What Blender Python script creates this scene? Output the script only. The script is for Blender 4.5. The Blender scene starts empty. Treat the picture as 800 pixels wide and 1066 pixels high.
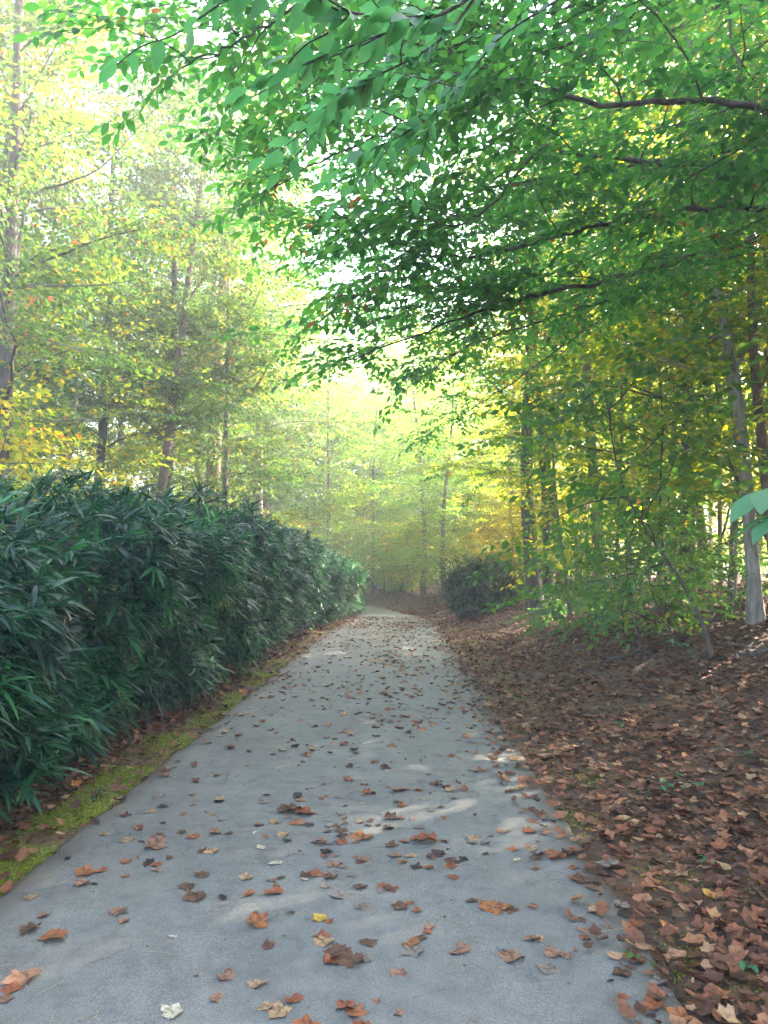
import bpy, math, random
import numpy as np
from mathutils import Vector, Matrix, noise as mnoise

R = math.radians
rng = np.random.default_rng(11)
random.seed(11)
scene = bpy.context.scene
COL = scene.collection

# ------------------------------------------------------------------ camera
CAM = Vector((0.0, 0.0, 1.5))
cam_d = bpy.data.cameras.new('camera')
cam_d.lens = 26.0
cam_d.sensor_width = 36.0
cam_d.sensor_fit = 'AUTO'
cam_d.clip_end = 800
cam_d.clip_start = 0.05
cam = bpy.data.objects.new('camera', cam_d)
COL.objects.link(cam)
cam.location = CAM
cam.rotation_euler = (R(90 + 4.53), 0, R(1.49))
scene.camera = cam
CM = Matrix.Rotation(R(1.49), 3, 'Z') @ Matrix.Rotation(R(94.53), 3, 'X')
FPX = 1066 * 26 / 36


def at(px, py, Y):
    """world point at world depth Y seen at photo pixel (800x1066)"""
    d = CM @ Vector(((px - 400) / FPX, -(py - 533) / FPX, -1.0))
    k = Y / d.y
    return np.array(CAM + d * k)


# ------------------------------------------------------------------ helpers
def unit(v):
    v = np.asarray(v, float)
    return v / np.maximum(np.linalg.norm(v, axis=-1, keepdims=True), 1e-9)


def link(o, parent=None):
    COL.objects.link(o)
    if parent is not None:
        o.parent = parent
    return o


def mesh_np(name, V, polys, mat=None, attr=None, smooth=False):
    """V (n,3); polys: list of int arrays (m,k)"""
    me = bpy.data.meshes.new(name)
    V = np.ascontiguousarray(V, dtype=np.float32)
    me.vertices.add(len(V))
    me.vertices.foreach_set('co', V.ravel())
    polys = [np.asarray(p, dtype=np.int32) for p in polys if len(p)]
    loops = np.concatenate([p.ravel() for p in polys])
    tot = np.concatenate([np.full(len(p), p.shape[1], np.int32) for p in polys])
    start = np.concatenate([[0], np.cumsum(tot)[:-1]]).astype(np.int32)
    me.loops.add(len(loops))
    me.loops.foreach_set('vertex_index', loops)
    me.polygons.add(len(tot))
    me.polygons.foreach_set('loop_start', start)
    me.polygons.foreach_set('loop_total', tot)
    if smooth:
        me.polygons.foreach_set('use_smooth', np.ones(len(tot), dtype=bool))
    me.update(calc_edges=True)
    if attr is not None:
        for an, av in attr.items():
            a = me.attributes.new(an, 'FLOAT', 'POINT')
            a.data.foreach_set('value', np.ascontiguousarray(av, dtype=np.float32))
    if mat is not None:
        me.materials.append(mat)
    return me


def obj(name, me, parent=None):
    return link(bpy.data.objects.new(name, me), parent)


def empty(name, loc=(0, 0, 0)):
    o = bpy.data.objects.new(name, None)
    o.empty_display_size = 0.2
    o.location = loc
    return link(o)


def tag(o, label=None, cat=None, group=None, kind=None):
    if label: o['label'] = label
    if cat: o['category'] = cat
    if group: o['group'] = group
    if kind: o['kind'] = kind
    return o


def copy_thing(root, loc, rot=(0, 0, 0), scale=1.0, label=None, group=None):
    r = root.copy(); COL.objects.link(r)
    r.location = loc; r.rotation_euler = rot
    r.scale = (scale, scale, scale) if np.isscalar(scale) else scale
    if label: r['label'] = label
    if group: r['group'] = group
    for ch in root.children:
        c = ch.copy(); COL.objects.link(c); c.parent = r
        for g in ch.children:
            d = g.copy(); COL.objects.link(d); d.parent = c
    return r


class Geo:
    """collects quads and tris"""
    def __init__(self):
        self.V = []; self.Q = []; self.T = []; self.A = []; self.n = 0

    def add(self, V, Q=None, T=None, a=0.5):
        V = np.asarray(V, float)
        self.V.append(V)
        self.A.append(np.full(len(V), a) if np.isscalar(a) else a)
        if Q is not None and len(Q): self.Q.append(np.asarray(Q) + self.n)
        if T is not None and len(T): self.T.append(np.asarray(T) + self.n)
        self.n += len(V)

    def tube(self, P, r, k=6, a=0.5, cap=True):
        P = np.asarray(P, float); n = len(P)
        r = np.broadcast_to(np.asarray(r, float), (n,))
        t = unit(np.gradient(P, axis=0))
        ref = np.array([0.13, 0.21, 0.97]) if abs(t[:, 2]).mean() < 0.8 else np.array([0.97, 0.2, 0.1])
        u = unit(np.cross(t, ref)); w = np.cross(t, u)
        ang = np.arange(k) / k * 2 * math.pi
        V = P[:, None] + r[:, None, None] * (np.cos(ang)[None, :, None] * u[:, None] + np.sin(ang)[None, :, None] * w[:, None])
        V = V.reshape(-1, 3)
        i = np.arange(n - 1)[:, None] * k; j = np.arange(k)[None]
        j2 = (j + 1) % k
        Q = np.stack([i + j, i + j2, i + k + j2, i + k + j], -1).reshape(-1, 4)
        T = []
        if cap:
            V = np.vstack([V, P[-1:]])
            T = [[(n - 1) * k + q, (n - 1) * k + (q + 1) % k, n * k] for q in range(k)]
        self.add(V, Q, T, a)

    def mesh(self, name, mat, smooth=True):
        V = np.concatenate(self.V)
        polys = []
        if self.Q: polys.append(np.concatenate(self.Q))
        if self.T: polys.append(np.concatenate(self.T))
        return mesh_np(name, V, polys, mat, {'tint': np.concatenate(self.A)}, smooth)


def spline(P, n):
    """Catmull-Rom through points"""
    P = np.asarray(P, float)
    if len(P) < 3:
        return P[0] + np.linspace(0, 1, n)[:, None] * (P[-1] - P[0])
    Q = np.vstack([2 * P[0] - P[1], P, 2 * P[-1] - P[-2]])
    m = len(P) - 1
    out = []
    for t in np.linspace(0, m - 1e-6, n):
        i = int(t); f = t - i
        a, b, c, d = Q[i:i + 4]
        out.append(0.5 * ((2 * b) + (c - a) * f + (2 * a - 5 * b + 4 * c - d) * f * f + (3 * b - a - 3 * c + d) * f ** 3))
    return np.array(out)


# ------------------------------------------------------------------ materials
def new_mat(name):
    m = bpy.data.materials.new(name); m.use_nodes = True
    nt = m.node_tree; nt.nodes.clear()
    return m, nt, nt.nodes, nt.links


def ramp(nd, stops, interp='LINEAR'):
    r = nd.new('ShaderNodeValToRGB')
    r.color_ramp.interpolation = interp
    e = r.color_ramp.elements
    e[0].position, e[0].color = stops[0][0], (*stops[0][1], 1)
    e[1].position, e[1].color = stops[-1][0], (*stops[-1][1], 1)
    for p, c in stops[1:-1]:
        q = e.new(p); q.color = (*c, 1)
    return r


def leaf_mat(name, stops, gain=(2.2, 2.3, 0.9), trans=0.45, rough=0.45, spec=0.4):
    m, nt, nd, lk = new_mat(name)
    out = nd.new('ShaderNodeOutputMaterial')
    at_ = nd.new('ShaderNodeAttribute'); at_.attribute_name = 'tint'
    oi = nd.new('ShaderNodeObjectInfo')
    ad = nd.new('ShaderNodeMath'); ad.operation = 'MULTIPLY_ADD'
    ad.inputs[1].default_value = 0.10; ad.inputs[2].default_value = -0.05
    lk.new(oi.outputs['Random'], ad.inputs[0])
    s = nd.new('ShaderNodeMath'); s.operation = 'ADD'
    lk.new(at_.outputs['Fac'], s.inputs[0]); lk.new(ad.outputs[0], s.inputs[1])
    r = ramp(nd, stops); lk.new(s.outputs[0], r.inputs[0])
    b = nd.new('ShaderNodeBsdfPrincipled')
    b.inputs['Roughness'].default_value = rough
    b.inputs['Specular IOR Level'].default_value = spec
    lk.new(r.outputs[0], b.inputs['Base Color'])
    vm = nd.new('ShaderNodeVectorMath'); vm.operation = 'MULTIPLY'
    vm.inputs[1].default_value = gain
    lk.new(r.outputs[0], vm.inputs[0])
    t = nd.new('ShaderNodeBsdfTranslucent'); lk.new(vm.outputs[0], t.inputs[0])
    mx = nd.new('ShaderNodeMixShader'); mx.inputs[0].default_value = trans
    lk.new(b.outputs[0], mx.inputs[1]); lk.new(t.outputs[0], mx.inputs[2])
    lk.new(mx.outputs[0], out.inputs[0])
    return m


ORANGE = (0.30, 0.09, 0.02)
M = {}
M['leaf_over'] = leaf_mat('leaf_beech_green', [(0, (0.022, 0.080, 0.036)), (0.45, (0.042, 0.130, 0.045)), (0.85, (0.075, 0.165, 0.04)), (0.985, (0.07, 0.15, 0.04)), (1.0, (0.16, 0.055, 0.03))], gain=(2.4, 2.7, 1.1), trans=0.58)
M['leaf_left'] = leaf_mat('leaf_pale_green', [(0, (0.032, 0.078, 0.024)), (0.5, (0.056, 0.102, 0.030)), (0.85, (0.115, 0.12, 0.022)), (0.96, (0.24, 0.19, 0.02)), (1.0, ORANGE)], gain=(2.2, 2.3, 1.0), trans=0.55)
M['leaf_right'] = leaf_mat('leaf_yellow_green', [(0, (0.035, 0.09, 0.025)), (0.4, (0.09, 0.15, 0.022)), (0.75, (0.20, 0.20, 0.02)), (0.97, (0.22, 0.19, 0.015)), (1.0, (0.25, 0.12, 0.02))], gain=(3.1, 2.9, 0.7), trans=0.56)
M['leaf_sunny'] = leaf_mat('leaf_sunny_yellow', [(0, (0.06, 0.12, 0.025)), (0.4, (0.15, 0.20, 0.022)), (0.75, (0.28, 0.25, 0.02)), (1.0, (0.36, 0.24, 0.02))], gain=(3.0, 2.8, 0.7), trans=0.62)  # sunlit version of the right-hand leaves, brightened in the colour itself
M['leaf_under'] = leaf_mat('leaf_understory', [(0, (0.025, 0.085, 0.04)), (0.5, (0.05, 0.125, 0.04)), (0.9, (0.11, 0.165, 0.025)), (1.0, (0.2, 0.19, 0.02))], gain=(2.7, 2.8, 0.8), trans=0.5)
M['leaf_far'] = leaf_mat('leaf_far_lightened', [(0, (0.08, 0.16, 0.045)), (0.5, (0.14, 0.22, 0.05)), (0.9, (0.24, 0.25, 0.035)), (1.0, (0.26, 0.2, 0.02))], gain=(2.7, 2.8, 1.4), trans=0.58)  # far leaves lightened in colour to carry the sunlit haze
M['leaf_bamboo'] = leaf_mat('leaf_bamboo', [(0, (0.002, 0.018, 0.013)), (0.4, (0.007, 0.062, 0.034)), (0.84, (0.036, 0.18, 0.062)), (0.97, (0.09, 0.13, 0.03)), (1.0, (0.3, 0.22, 0.1))], gain=(2.4, 2.2, 0.7), trans=0.3, rough=0.37, spec=0.34)
M['leaf_dark'] = leaf_mat('leaf_evergreen', [(0, (0.012, 0.036, 0.012)), (0.6, (0.034, 0.075, 0.022)), (1.0, (0.12, 0.13, 0.03))], gain=(1.6, 1.8, 0.7), trans=0.2, rough=0.35)
M['leaf_near'] = leaf_mat('leaf_near_beech', [(0, (0.030, 0.105, 0.052)), (1.0, (0.06, 0.16, 0.066))], gain=(2.2, 2.5, 1.5), trans=0.5, rough=0.5)
M['leaf_big'] = leaf_mat('leaf_broad_pale', [(0, (0.03, 0.12, 0.055)), (1.0, (0.055, 0.16, 0.065))], gain=(1.5, 1.8, 1.2), trans=0.35, rough=0.5)
M['leaf_gold'] = leaf_mat('leaf_gold', [(0, (0.07, 0.12, 0.03)), (0.4, (0.17, 0.16, 0.03)), (1.0, (0.32, 0.2, 0.03))], gain=(2.2, 1.9, 0.6), trans=0.5)


def bark_mat(name, dark, light, scale=1.0):
    m, nt, nd, lk = new_mat(name)
    out = nd.new('ShaderNodeOutputMaterial')
    tc = nd.new('ShaderNodeTexCoord')
    mp = nd.new('ShaderNodeMapping'); mp.inputs['Scale'].default_value = (9 * scale, 9 * scale, 1.6 * scale)
    lk.new(tc.outputs['Object'], mp.inputs[0])
    n1 = nd.new('ShaderNodeTexNoise'); n1.inputs['Scale'].default_value = 2.4; n1.inputs['Detail'].default_value = 7; n1.inputs['Roughness'].default_value = 0.65
    lk.new(mp.outputs[0], n1.inputs[0])
    n2 = nd.new('ShaderNodeTexNoise'); n2.inputs['Scale'].default_value = 1.3; n2.inputs['Detail'].default_value = 3
    lk.new(tc.outputs['Object'], n2.inputs[0])
    ad = nd.new('ShaderNodeMath'); ad.operation = 'MULTIPLY_ADD'; ad.inputs[1].default_value = 0.6
    lk.new(n2.outputs[0], ad.inputs[0])
    sb = nd.new('ShaderNodeMath'); sb.operation = 'SUBTRACT'; sb.inputs[1].default_value = 0.3
    lk.new(n1.outputs[0], sb.inputs[0]); lk.new(sb.outputs[0], ad.inputs[2])
    r = ramp(nd, [(0.28, dark), (0.62, light)]); lk.new(ad.outputs[0], r.inputs[0])
    b = nd.new('ShaderNodeBsdfPrincipled'); b.inputs['Roughness'].default_value = 0.9
    lk.new(r.outputs[0], b.inputs['Base Color'])
    bp = nd.new('ShaderNodeBump'); bp.inputs['Strength'].default_value = 0.8; bp.inputs['Distance'].default_value = 0.03
    lk.new(n1.outputs[0], bp.inputs['Height']); lk.new(bp.outputs[0], b.inputs['Normal'])
    lk.new(b.outputs[0], out.inputs[0])
    return m


M['bark'] = bark_mat('bark_grey_brown', (0.045, 0.036, 0.030), (0.17, 0.145, 0.125))
M['bark_dark'] = bark_mat('bark_dark', (0.022, 0.018, 0.017), (0.085, 0.070, 0.062))
M['bark_pale'] = bark_mat('bark_pale', (0.075, 0.07, 0.062), (0.27, 0.255, 0.225), 0.8)
M['bark_rust_sunlit'] = bark_mat('bark_rust_sunlit', (0.045, 0.03, 0.023), (0.17, 0.11, 0.078))  # brown bark; on the lit trunks it paints in the warm sunlight
M['twig'] = bark_mat('twig', (0.03, 0.025, 0.022), (0.07, 0.055, 0.05))


# ------------------------------------------------------------------ terrain
def path_left(y):
    return np.interp(y, [-6, 17, 24, 27, 30, 36, 60], [-1.88, -1.88, -1.52, -1.8, -3.2, -8.0, -30])


def path_right(y):
    return np.interp(y, [-6, 21, 24, 27, 30, 36, 60], [1.0, 0.97, 0.6, -0.25, -1.45, -5.5, -26])


def sstep(t):
    t = np.clip(t, 0, 1); return t * t * (3 - 2 * t)


def wob(x, y, f, s=0.0):
    return (np.sin(x * f * 1.7 + 1.3 + s + 1.1 * np.sin(y * f * 0.9 + s)) + np.sin(y * f * 2.1 + 0.7 + 2 * s + 0.9 * np.sin(x * f * 1.3)) + np.sin((x + y) * f * 1.3 + 2.1 + s)) / 3


def H(x, y):
    x = np.asarray(x, float); y = np.asarray(y, float)
    pl, pr = path_left(y), path_right(y)
    dr = x - pr; dl = pl - x
    bank = 1.12 * sstep((dr - 0.15) / 4.6) + 0.035 * np.maximum(dr - 4.5, 0)
    fade = 1 - 0.75 * sstep((y - 24) / 10)
    bank = bank * fade
    left = 0.12 * sstep((dl - 0.3) / 1.5) + 0.03 * np.maximum(dl - 3, 0)
    off = np.maximum(np.maximum(dr, dl), 0)
    bump = (0.05 * wob(x, y, 1.1) + 0.02 * wob(x, y, 3.9, 1.0)) * sstep(off / 1.2)
    inside = np.minimum(-dr, -dl)
    drop = -0.045 * sstep((inside + 0.02) / 0.12)
    far = 0.02 * np.maximum(y - 26, 0) * np.where(y > 26, 1, 0)
    return bank + left + bump + drop + np.minimum(far, 1.5)


def path_z(y):
    return np.minimum(0.02 * np.maximum(y - 26, 0), 1.5)


# ground material: soil, moss near the path
def ground_mat():
    m, nt, nd, lk = new_mat('forest_soil')
    out = nd.new('ShaderNodeOutputMaterial')
    tc = nd.new('ShaderNodeTexCoord')
    v = nd.new('ShaderNodeTexVoronoi'); v.inputs['Scale'].default_value = 13; v.inputs['Randomness'].default_value = 1
    lk.new(tc.outputs['Object'], v.inputs[0])
    r = ramp(nd, [(0, (0.030, 0.018, 0.012)), (0.35, (0.085, 0.045, 0.026)), (0.7, (0.14, 0.075, 0.04)), (1, (0.055, 0.03, 0.02))])
    sep = nd.new('ShaderNodeSeparateColor'); lk.new(v.outputs['Color'], sep.inputs[0]); lk.new(sep.outputs[0], r.inputs[0])
    n = nd.new('ShaderNodeTexNoise'); n.inputs['Scale'].default_value = 30; n.inputs['Detail'].default_value = 6
    lk.new(tc.outputs['Object'], n.inputs[0])
    n3 = nd.new('ShaderNodeTexNoise'); n3.inputs['Scale'].default_value = 2.3; n3.inputs['Detail'].default_value = 5
    lk.new(tc.outputs['Object'], n3.inputs[0])
    at_ = nd.new('ShaderNodeAttribute'); at_.attribute_name = 'moss'
    mm = nd.new('ShaderNodeMath'); mm.operation = 'ADD'; lk.new(at_.outputs['Fac'], mm.inputs[0]); lk.new(n3.outputs[0], mm.inputs[1])
    mr = nd.new('ShaderNodeMapRange'); mr.inputs[1].default_value = 0.98; mr.inputs[2].default_value = 1.12
    lk.new(mm.outputs[0], mr.inputs[0])
    gr = ramp(nd, [(0.3, (0.06, 0.075, 0.012)), (0.7, (0.17, 0.19, 0.02))]); lk.new(n.outputs[0], gr.inputs[0])
    mx = nd.new('ShaderNodeMix'); mx.data_type = 'RGBA'
    lk.new(mr.outputs[0], mx.inputs[0]); lk.new(r.outputs[0], mx.inputs[6]); lk.new(gr.outputs[0], mx.inputs[7])
    b = nd.new('ShaderNodeBsdfPrincipled'); b.inputs['Roughness'].default_value = 0.95
    lk.new(mx.outputs[2], b.inputs['Base Color'])
    bp = nd.new('ShaderNodeBump'); bp.inputs['Strength'].default_value = 0.9; bp.inputs['Distance'].default_value = 0.02
    lk.new(n.outputs[0], bp.inputs['Height']); lk.new(bp.outputs[0], b.inputs['Normal'])
    lk.new(b.outputs[0], out.inputs[0])
    return m


def moss_amount(x, y):
    """0..1: where moss grows along the verges"""
    dl = path_left(y) - x; dr = x - path_right(y)
    w = 0.36 + 0.10 * np.sin(y * 1.3) + 0.08 * np.sin(y * 3.1 + 1)
    wl = sstep((dl + 0.06) / 0.06) * (1 - sstep((dl - w + 0.1) / 0.22)) * (1 - sstep((y - 10) / 5) * 0.8)
    wr = 0.5 * np.exp(-((dr - 0.42) / 0.22) ** 2) * sstep((y - 4) / 6) * (1 - sstep((y - 20) / 3))
    wr2 = 0.24 * np.exp(-((dr - 0.30) / 0.3) ** 2) * (1 - sstep((y - 6) / 4))
    wl = wl * np.maximum(0.25 + 0.75 * sstep((wob(x, y, 2.7, 1.0) + 0.42) / 0.5), (1 - sstep((y - 4.6) / 1.2)) * (0.8 + 0.2 * np.sin(y * 7)))
    return np.maximum(wl * 0.95, np.maximum(wr, wr2))


xs = np.unique(np.concatenate([np.linspace(-160, -14, 30), np.linspace(-14, -3, 30), np.linspace(-3, 8, 200), np.linspace(8, 20, 30), np.linspace(20, 160, 30)]))
ys = np.unique(np.concatenate([np.linspace(-40, 1, 20), np.linspace(1, 14, 200), np.linspace(14, 34, 110), np.linspace(34, 260, 50)]))
gx, gy = np.meshgrid(xs, ys)
gz = H(gx, gy)
V = np.stack([gx, gy, gz], -1).reshape(-1, 3)
nx, ny = len(xs), len(ys)
ii = (np.arange(ny - 1)[:, None] * nx + np.arange(nx - 1)[None]).ravel()
Q = np.stack([ii, ii + 1, ii + nx + 1, ii + nx], -1)
M['ground'] = ground_mat()
ground = obj('forest_ground', mesh_np('forest_ground', V, [Q], M['ground'], {'moss': moss_amount(gx, gy).ravel()}, True))
tag(ground, 'brown woodland ground rising as a bank beside the path', 'ground', kind='structure')


def path_mat():
    m, nt, nd, lk = new_mat('weathered_asphalt')
    out = nd.new('ShaderNodeOutputMaterial')
    tc = nd.new('ShaderNodeTexCoord')
    n1 = nd.new('ShaderNodeTexNoise'); n1.inputs['Scale'].default_value = 1.1; n1.inputs['Detail'].default_value = 6; n1.inputs['Roughness'].default_value = 0.6
    n2 = nd.new('ShaderNodeTexNoise'); n2.inputs['Scale'].default_value = 160; n2.inputs['Detail'].default_value = 4
    n4 = nd.new('ShaderNodeTexNoise'); n4.inputs['Scale'].default_value = 9; n4.inputs['Detail'].default_value = 8; n4.inputs['Roughness'].default_value = 0.7
    for n in (n1, n2, n4): lk.new(tc.outputs['Object'], n.inputs[0])
    r1 = ramp(nd, [(0.3, (0.112, 0.113, 0.111)), (0.7, (0.160, 0.161, 0.157))]); lk.new(n1.outputs[0], r1.inputs[0])
    r2 = ramp(nd, [(0.30, (0.62, 0.62, 0.62)), (0.5, (1, 1, 1)), (0.72, (1.45, 1.43, 1.4))]); lk.new(n2.outputs[0], r2.inputs[0])
    r4 = ramp(nd, [(0.30, (0.74, 0.72, 0.70)), (0.5, (1, 1, 1)), (0.72, (1.22, 1.2, 1.17))]); lk.new(n4.outputs[0], r4.inputs[0])
    m1 = nd.new('ShaderNodeMix'); m1.data_type = 'RGBA'; m1.blend_type = 'MULTIPLY'; m1.inputs[0].default_value = 1
    m2 = nd.new('ShaderNodeMix'); m2.data_type = 'RGBA'; m2.blend_type = 'MULTIPLY'; m2.inputs[0].default_value = 1
    lk.new(r1.outputs[0], m1.inputs[6]); lk.new(r2.outputs[0], m1.inputs[7])
    lk.new(m1.outputs[2], m2.inputs[6]); lk.new(r4.outputs[0], m2.inputs[7])
    # brown leaf stains
    n3 = nd.new('ShaderNodeTexNoise'); n3.inputs['Scale'].default_value = 3.6; n3.inputs['Detail'].default_value = 5
    lk.new(tc.outputs['Object'], n3.inputs[0])
    r3 = ramp(nd, [(0.60, (0, 0, 0)), (0.74, (0.55, 0.55, 0.55))]); lk.new(n3.outputs[0], r3.inputs[0])
    m3 = nd.new('ShaderNodeMix'); m3.data_type = 'RGBA'
    lk.new(r3.outputs[0], m3.inputs[0]); lk.new(m2.outputs[2], m3.inputs[6]); m3.inputs[7].default_value = (0.075, 0.065, 0.06, 1)
    # dirt at the edges
    at_ = nd.new('ShaderNodeAttribute'); at_.attribute_name = 'edge'
    em = nd.new('ShaderNodeMath'); em.operation = 'MULTIPLY'; lk.new(at_.outputs['Fac'], em.inputs[0])
    lk.new(n4.outputs[0], em.inputs[1])
    er = nd.new('ShaderNodeMapRange'); er.inputs[1].default_value = 0.25; er.inputs[2].default_value = 0.55; er.inputs[4].default_value = 0.85
    lk.new(em.outputs[0], er.inputs[0])
    m4 = nd.new('ShaderNodeMix'); m4.data_type = 'RGBA'
    lk.new(er.outputs[0], m4.inputs[0]); lk.new(m3.outputs[2], m4.inputs[6]); m4.inputs[7].default_value = (0.07, 0.055, 0.04, 1)
    b = nd.new('ShaderNodeBsdfPrincipled'); b.inputs['Roughness'].default_value = 0.82; b.inputs['Specular IOR Level'].default_value = 0.35
    lk.new(m4.outputs[2], b.inputs['Base Color'])
    bp = nd.new('ShaderNodeBump'); bp.inputs['Strength'].default_value = 0.5; bp.inputs['Distance'].default_value = 0.0055
    lk.new(n2.outputs[0], bp.inputs['Height']); lk.new(bp.outputs[0], b.inputs['Normal'])
    lk.new(b.outputs[0], out.inputs[0])
    return m


M['path'] = path_mat()
py_ = np.unique(np.concatenate([np.linspace(-5, 14, 320), np.linspace(14, 40, 140), np.linspace(40, 58, 30)]))
u = np.unique(np.concatenate([np.linspace(0, 0.04, 5), np.linspace(0.04, 0.96, 26), np.linspace(0.96, 1, 5)]))
U, YY = np.meshgrid(u, py_)
jl = np.array([0.045 * mnoise.noise((0, y * 2.2, 3.0)) + 0.02 * mnoise.noise((0, y * 9, 3.0)) for y in py_])[:, None]
jr = np.array([0.03 * mnoise.noise((5, y * 1.6, 1.0)) + 0.022 * mnoise.noise((5, y * 9, 1.0)) for y in py_])[:, None]
XL = path_left(py_)[:, None] + jl; XR = path_right(py_)[:, None] + jr
XX = XL + (XR - XL) * U
edge_d = np.minimum(XX - XL, XR - XX)
ZZ = path_z(YY) + 0.012 + 0.012 * (1 - (2 * U - 1) ** 2) + 0.004 * wob(XX, YY, 1.4) - 0.06 * (1 - sstep(edge_d / 0.03)) * (edge_d < 0.03)
V = np.stack([XX, YY, ZZ], -1).reshape(-1, 3)
nu = len(u)
ii = (np.arange(len(py_) - 1)[:, None] * nu + np.arange(nu - 1)[None]).ravel()
Q = np.stack([ii, ii + 1, ii + nu + 1, ii + nu], -1)
path = obj('path', mesh_np('path', V, [Q], M['path'], {'edge': (1 - sstep(edge_d / 0.35)).ravel()}, True))
tag(path, 'grey weathered asphalt path running straight into the woods', 'path', kind='structure')

# ------------------------------------------------------------------ leaf shapes
# template in leaf space: x along the leaf, y across, z up.  length 1
def ovate(n, width, prof, fold=0.25, droop=0.15):
    xs_ = np.linspace(0, 1, n)
    w = np.interp(xs_, *prof) * width
    mid = np.stack([xs_, 0 * xs_, -droop * xs_ ** 2], -1)
    l = np.stack([xs_, w, -droop * xs_ ** 2 + fold * w], -1)[1:-1]
    r = np.stack([xs_, -w, -droop * xs_ ** 2 + fold * w], -1)[1:-1]
    V = np.vstack([mid, l, r]); T = []
    for s, base in ((1, n), (-1, n + n - 2)):
        idx = [0] + [base + i for i in range(n - 2)] + [n - 1]
        for i in range(n - 1):
            a, b, c, d = i, i + 1, idx[i + 1], idx[i]
            tris = []
            if d != a: tris.append((a, b, d))
            if c != b: tris.append((b, c, d))
            for t in tris:
                T.append(t if s < 0 else t[::-1])
    return V, np.array(T)


EGG = ([0, 0.15, 0.4, 0.7, 0.9, 1], [0, 0.6, 1.0, 0.75, 0.25, 0])
LEAF_LO = ovate(4, 0.28, ([0, 0.33, 0.66, 1], [0, 0.95, 0.85, 0]))
LEAF_TINY = ovate(3, 0.30, ([0, 0.5, 1], [0, 1, 0]))
LEAF_MID = ovate(5, 0.27, EGG)
LEAF_HI = ovate(8, 0.26, EGG, 0.22, 0.22)
BLADE = ovate(5, 0.070, ([0, 0.12, 0.35, 0.7, 1], [0, 0.8, 1.0, 0.7, 0]), 0.3, 0.28)
BLADE_LO = ovate(4, 0.078, ([0, 0.3, 0.7, 1], [0, 1.0, 0.7, 0]), 0.2, 0.25)
BIGLEAF = ovate(9, 0.21, ([0, 0.2, 0.55, 0.7, 0.9, 1], [0, 0.35, 0.95, 1.0, 0.35, 0]), 0.16, 0.30)


class Leaves:
    def __init__(self):
        self.P = []; self.D = []; self.N = []; self.S = []; self.W = []

    def add(self, P, D, N, S, W):
        self.P.append(np.atleast_2d(P)); self.D.append(np.atleast_2d(D)); self.N.append(np.atleast_2d(N))
        self.S.append(np.atleast_1d(S)); self.W.append(np.atleast_1d(W))

    def cat(self):
        return [np.concatenate(a) for a in (self.P, self.D, self.N, self.S, self.W)]

    def mesh(self, name, tmpl, mat):
        P, D, N, S, W = self.cat()
        D = unit(D); side = unit(np.cross(N, D)); N = np.cross(D, side)
        T, F = tmpl
        V = P[:, None] + S[:, None, None] * (T[None, :, 0:1] * D[:, None] + T[None, :, 1:2] * side[:, None] + T[None, :, 2:3] * N[:, None])
        n = len(P); k = len(T)
        faces = (np.arange(n)[:, None, None] * k + F[None]).reshape(-1, 3)
        return mesh_np(name, V.reshape(-1, 3), [faces], mat, {'tint': np.repeat(W, k)})

    def count(self):
        return sum(len(a) for a in self.P)


# ---- sprays: flat branchlets with alternating leaves
def make_spray(length=1.0, leaf=0.09, side_gap=0.12, leaf_gap=0.055, tilt=0.30, sag=0.12, sidelen=0.42):
    P, D, N, S, W = [], [], [], [], []
    tw = []
    def run(p0, ang, L, z0, first=0.0):
        n = max(3, int(L / leaf_gap))
        k = np.arange(n)
        t = (k + 0.6) / n
        a = ang + rng.normal(0, 0.05) + 0.25 * (t - 0.5) * rng.normal(0, 1)
        x = p0[0] + L * t * np.cos(a); y = p0[1] + L * t * np.sin(a)
        z = z0 - sag * (t * L) ** 2 + rng.normal(0, 0.004, n)
        sgn = np.where(k % 2 == 0, 1, -1)
        la = a + sgn * rng.uniform(0.55, 1.05, n)
        la[-1] = a[-1]
        P.append(np.stack([x, y, z], -1))
        D.append(np.stack([np.cos(la), np.sin(la), rng.normal(-0.22, 0.22, n)], -1))
        N.append(np.stack([rng.normal(0, tilt, n), rng.normal(0, tilt, n), np.ones(n)], -1))
        S.append(leaf * rng.uniform(0.65, 1.2, n)); W.append(np.where(rng.uniform(0, 1, n) < 0.012, 1.0, rng.beta(2, 2.4, n)))
        tw.append((np.stack([np.r_[p0[0], x], np.r_[p0[1], y], np.r_[z0, z]], -1)))
        return x, y, z
    run((0, 0), 0, length, 0)
    g = side_gap; s = 1
    while g < length * 0.95:
        L = sidelen * (1 - 0.75 * g / length) * rng.uniform(0.6, 1.15) + 0.06
        run((g, rng.normal(0, 0.01)), s * rng.uniform(0.6, 1.0), L, -sag * g * g)
        s = -s; g += side_gap * rng.uniform(0.7, 1.3)
    return [np.concatenate(a) for a in (P, D, N, S, W)], tw


def place_spray(lv, spray, o, d, up, scale=1.0, tint=0.0, geo=None, twr=0.004, k=3):
    (P, D, N, S, W), tw = spray
    d = unit(d); side = unit(np.cross(up, d)); up2 = np.cross(d, side)
    Rm = np.stack([d, side, up2], 0)
    lv.add(np.asarray(o) + scale * P @ Rm, D @ Rm, N @ Rm, S * scale, np.clip(W + tint, 0, 1))
    if geo is not None:
        for i, t in enumerate(tw):
            sel = t[:: max(1, len(t) // 4)] if i else t[:: max(1, len(t) // 6)]
            if len(sel) < 2: continue
            q = np.asarray(o) + scale * sel @ Rm
            geo.tube(q, np.linspace(twr if i == 0 else twr * 0.55, 0.0012, len(q)), k, cap=False)


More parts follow.
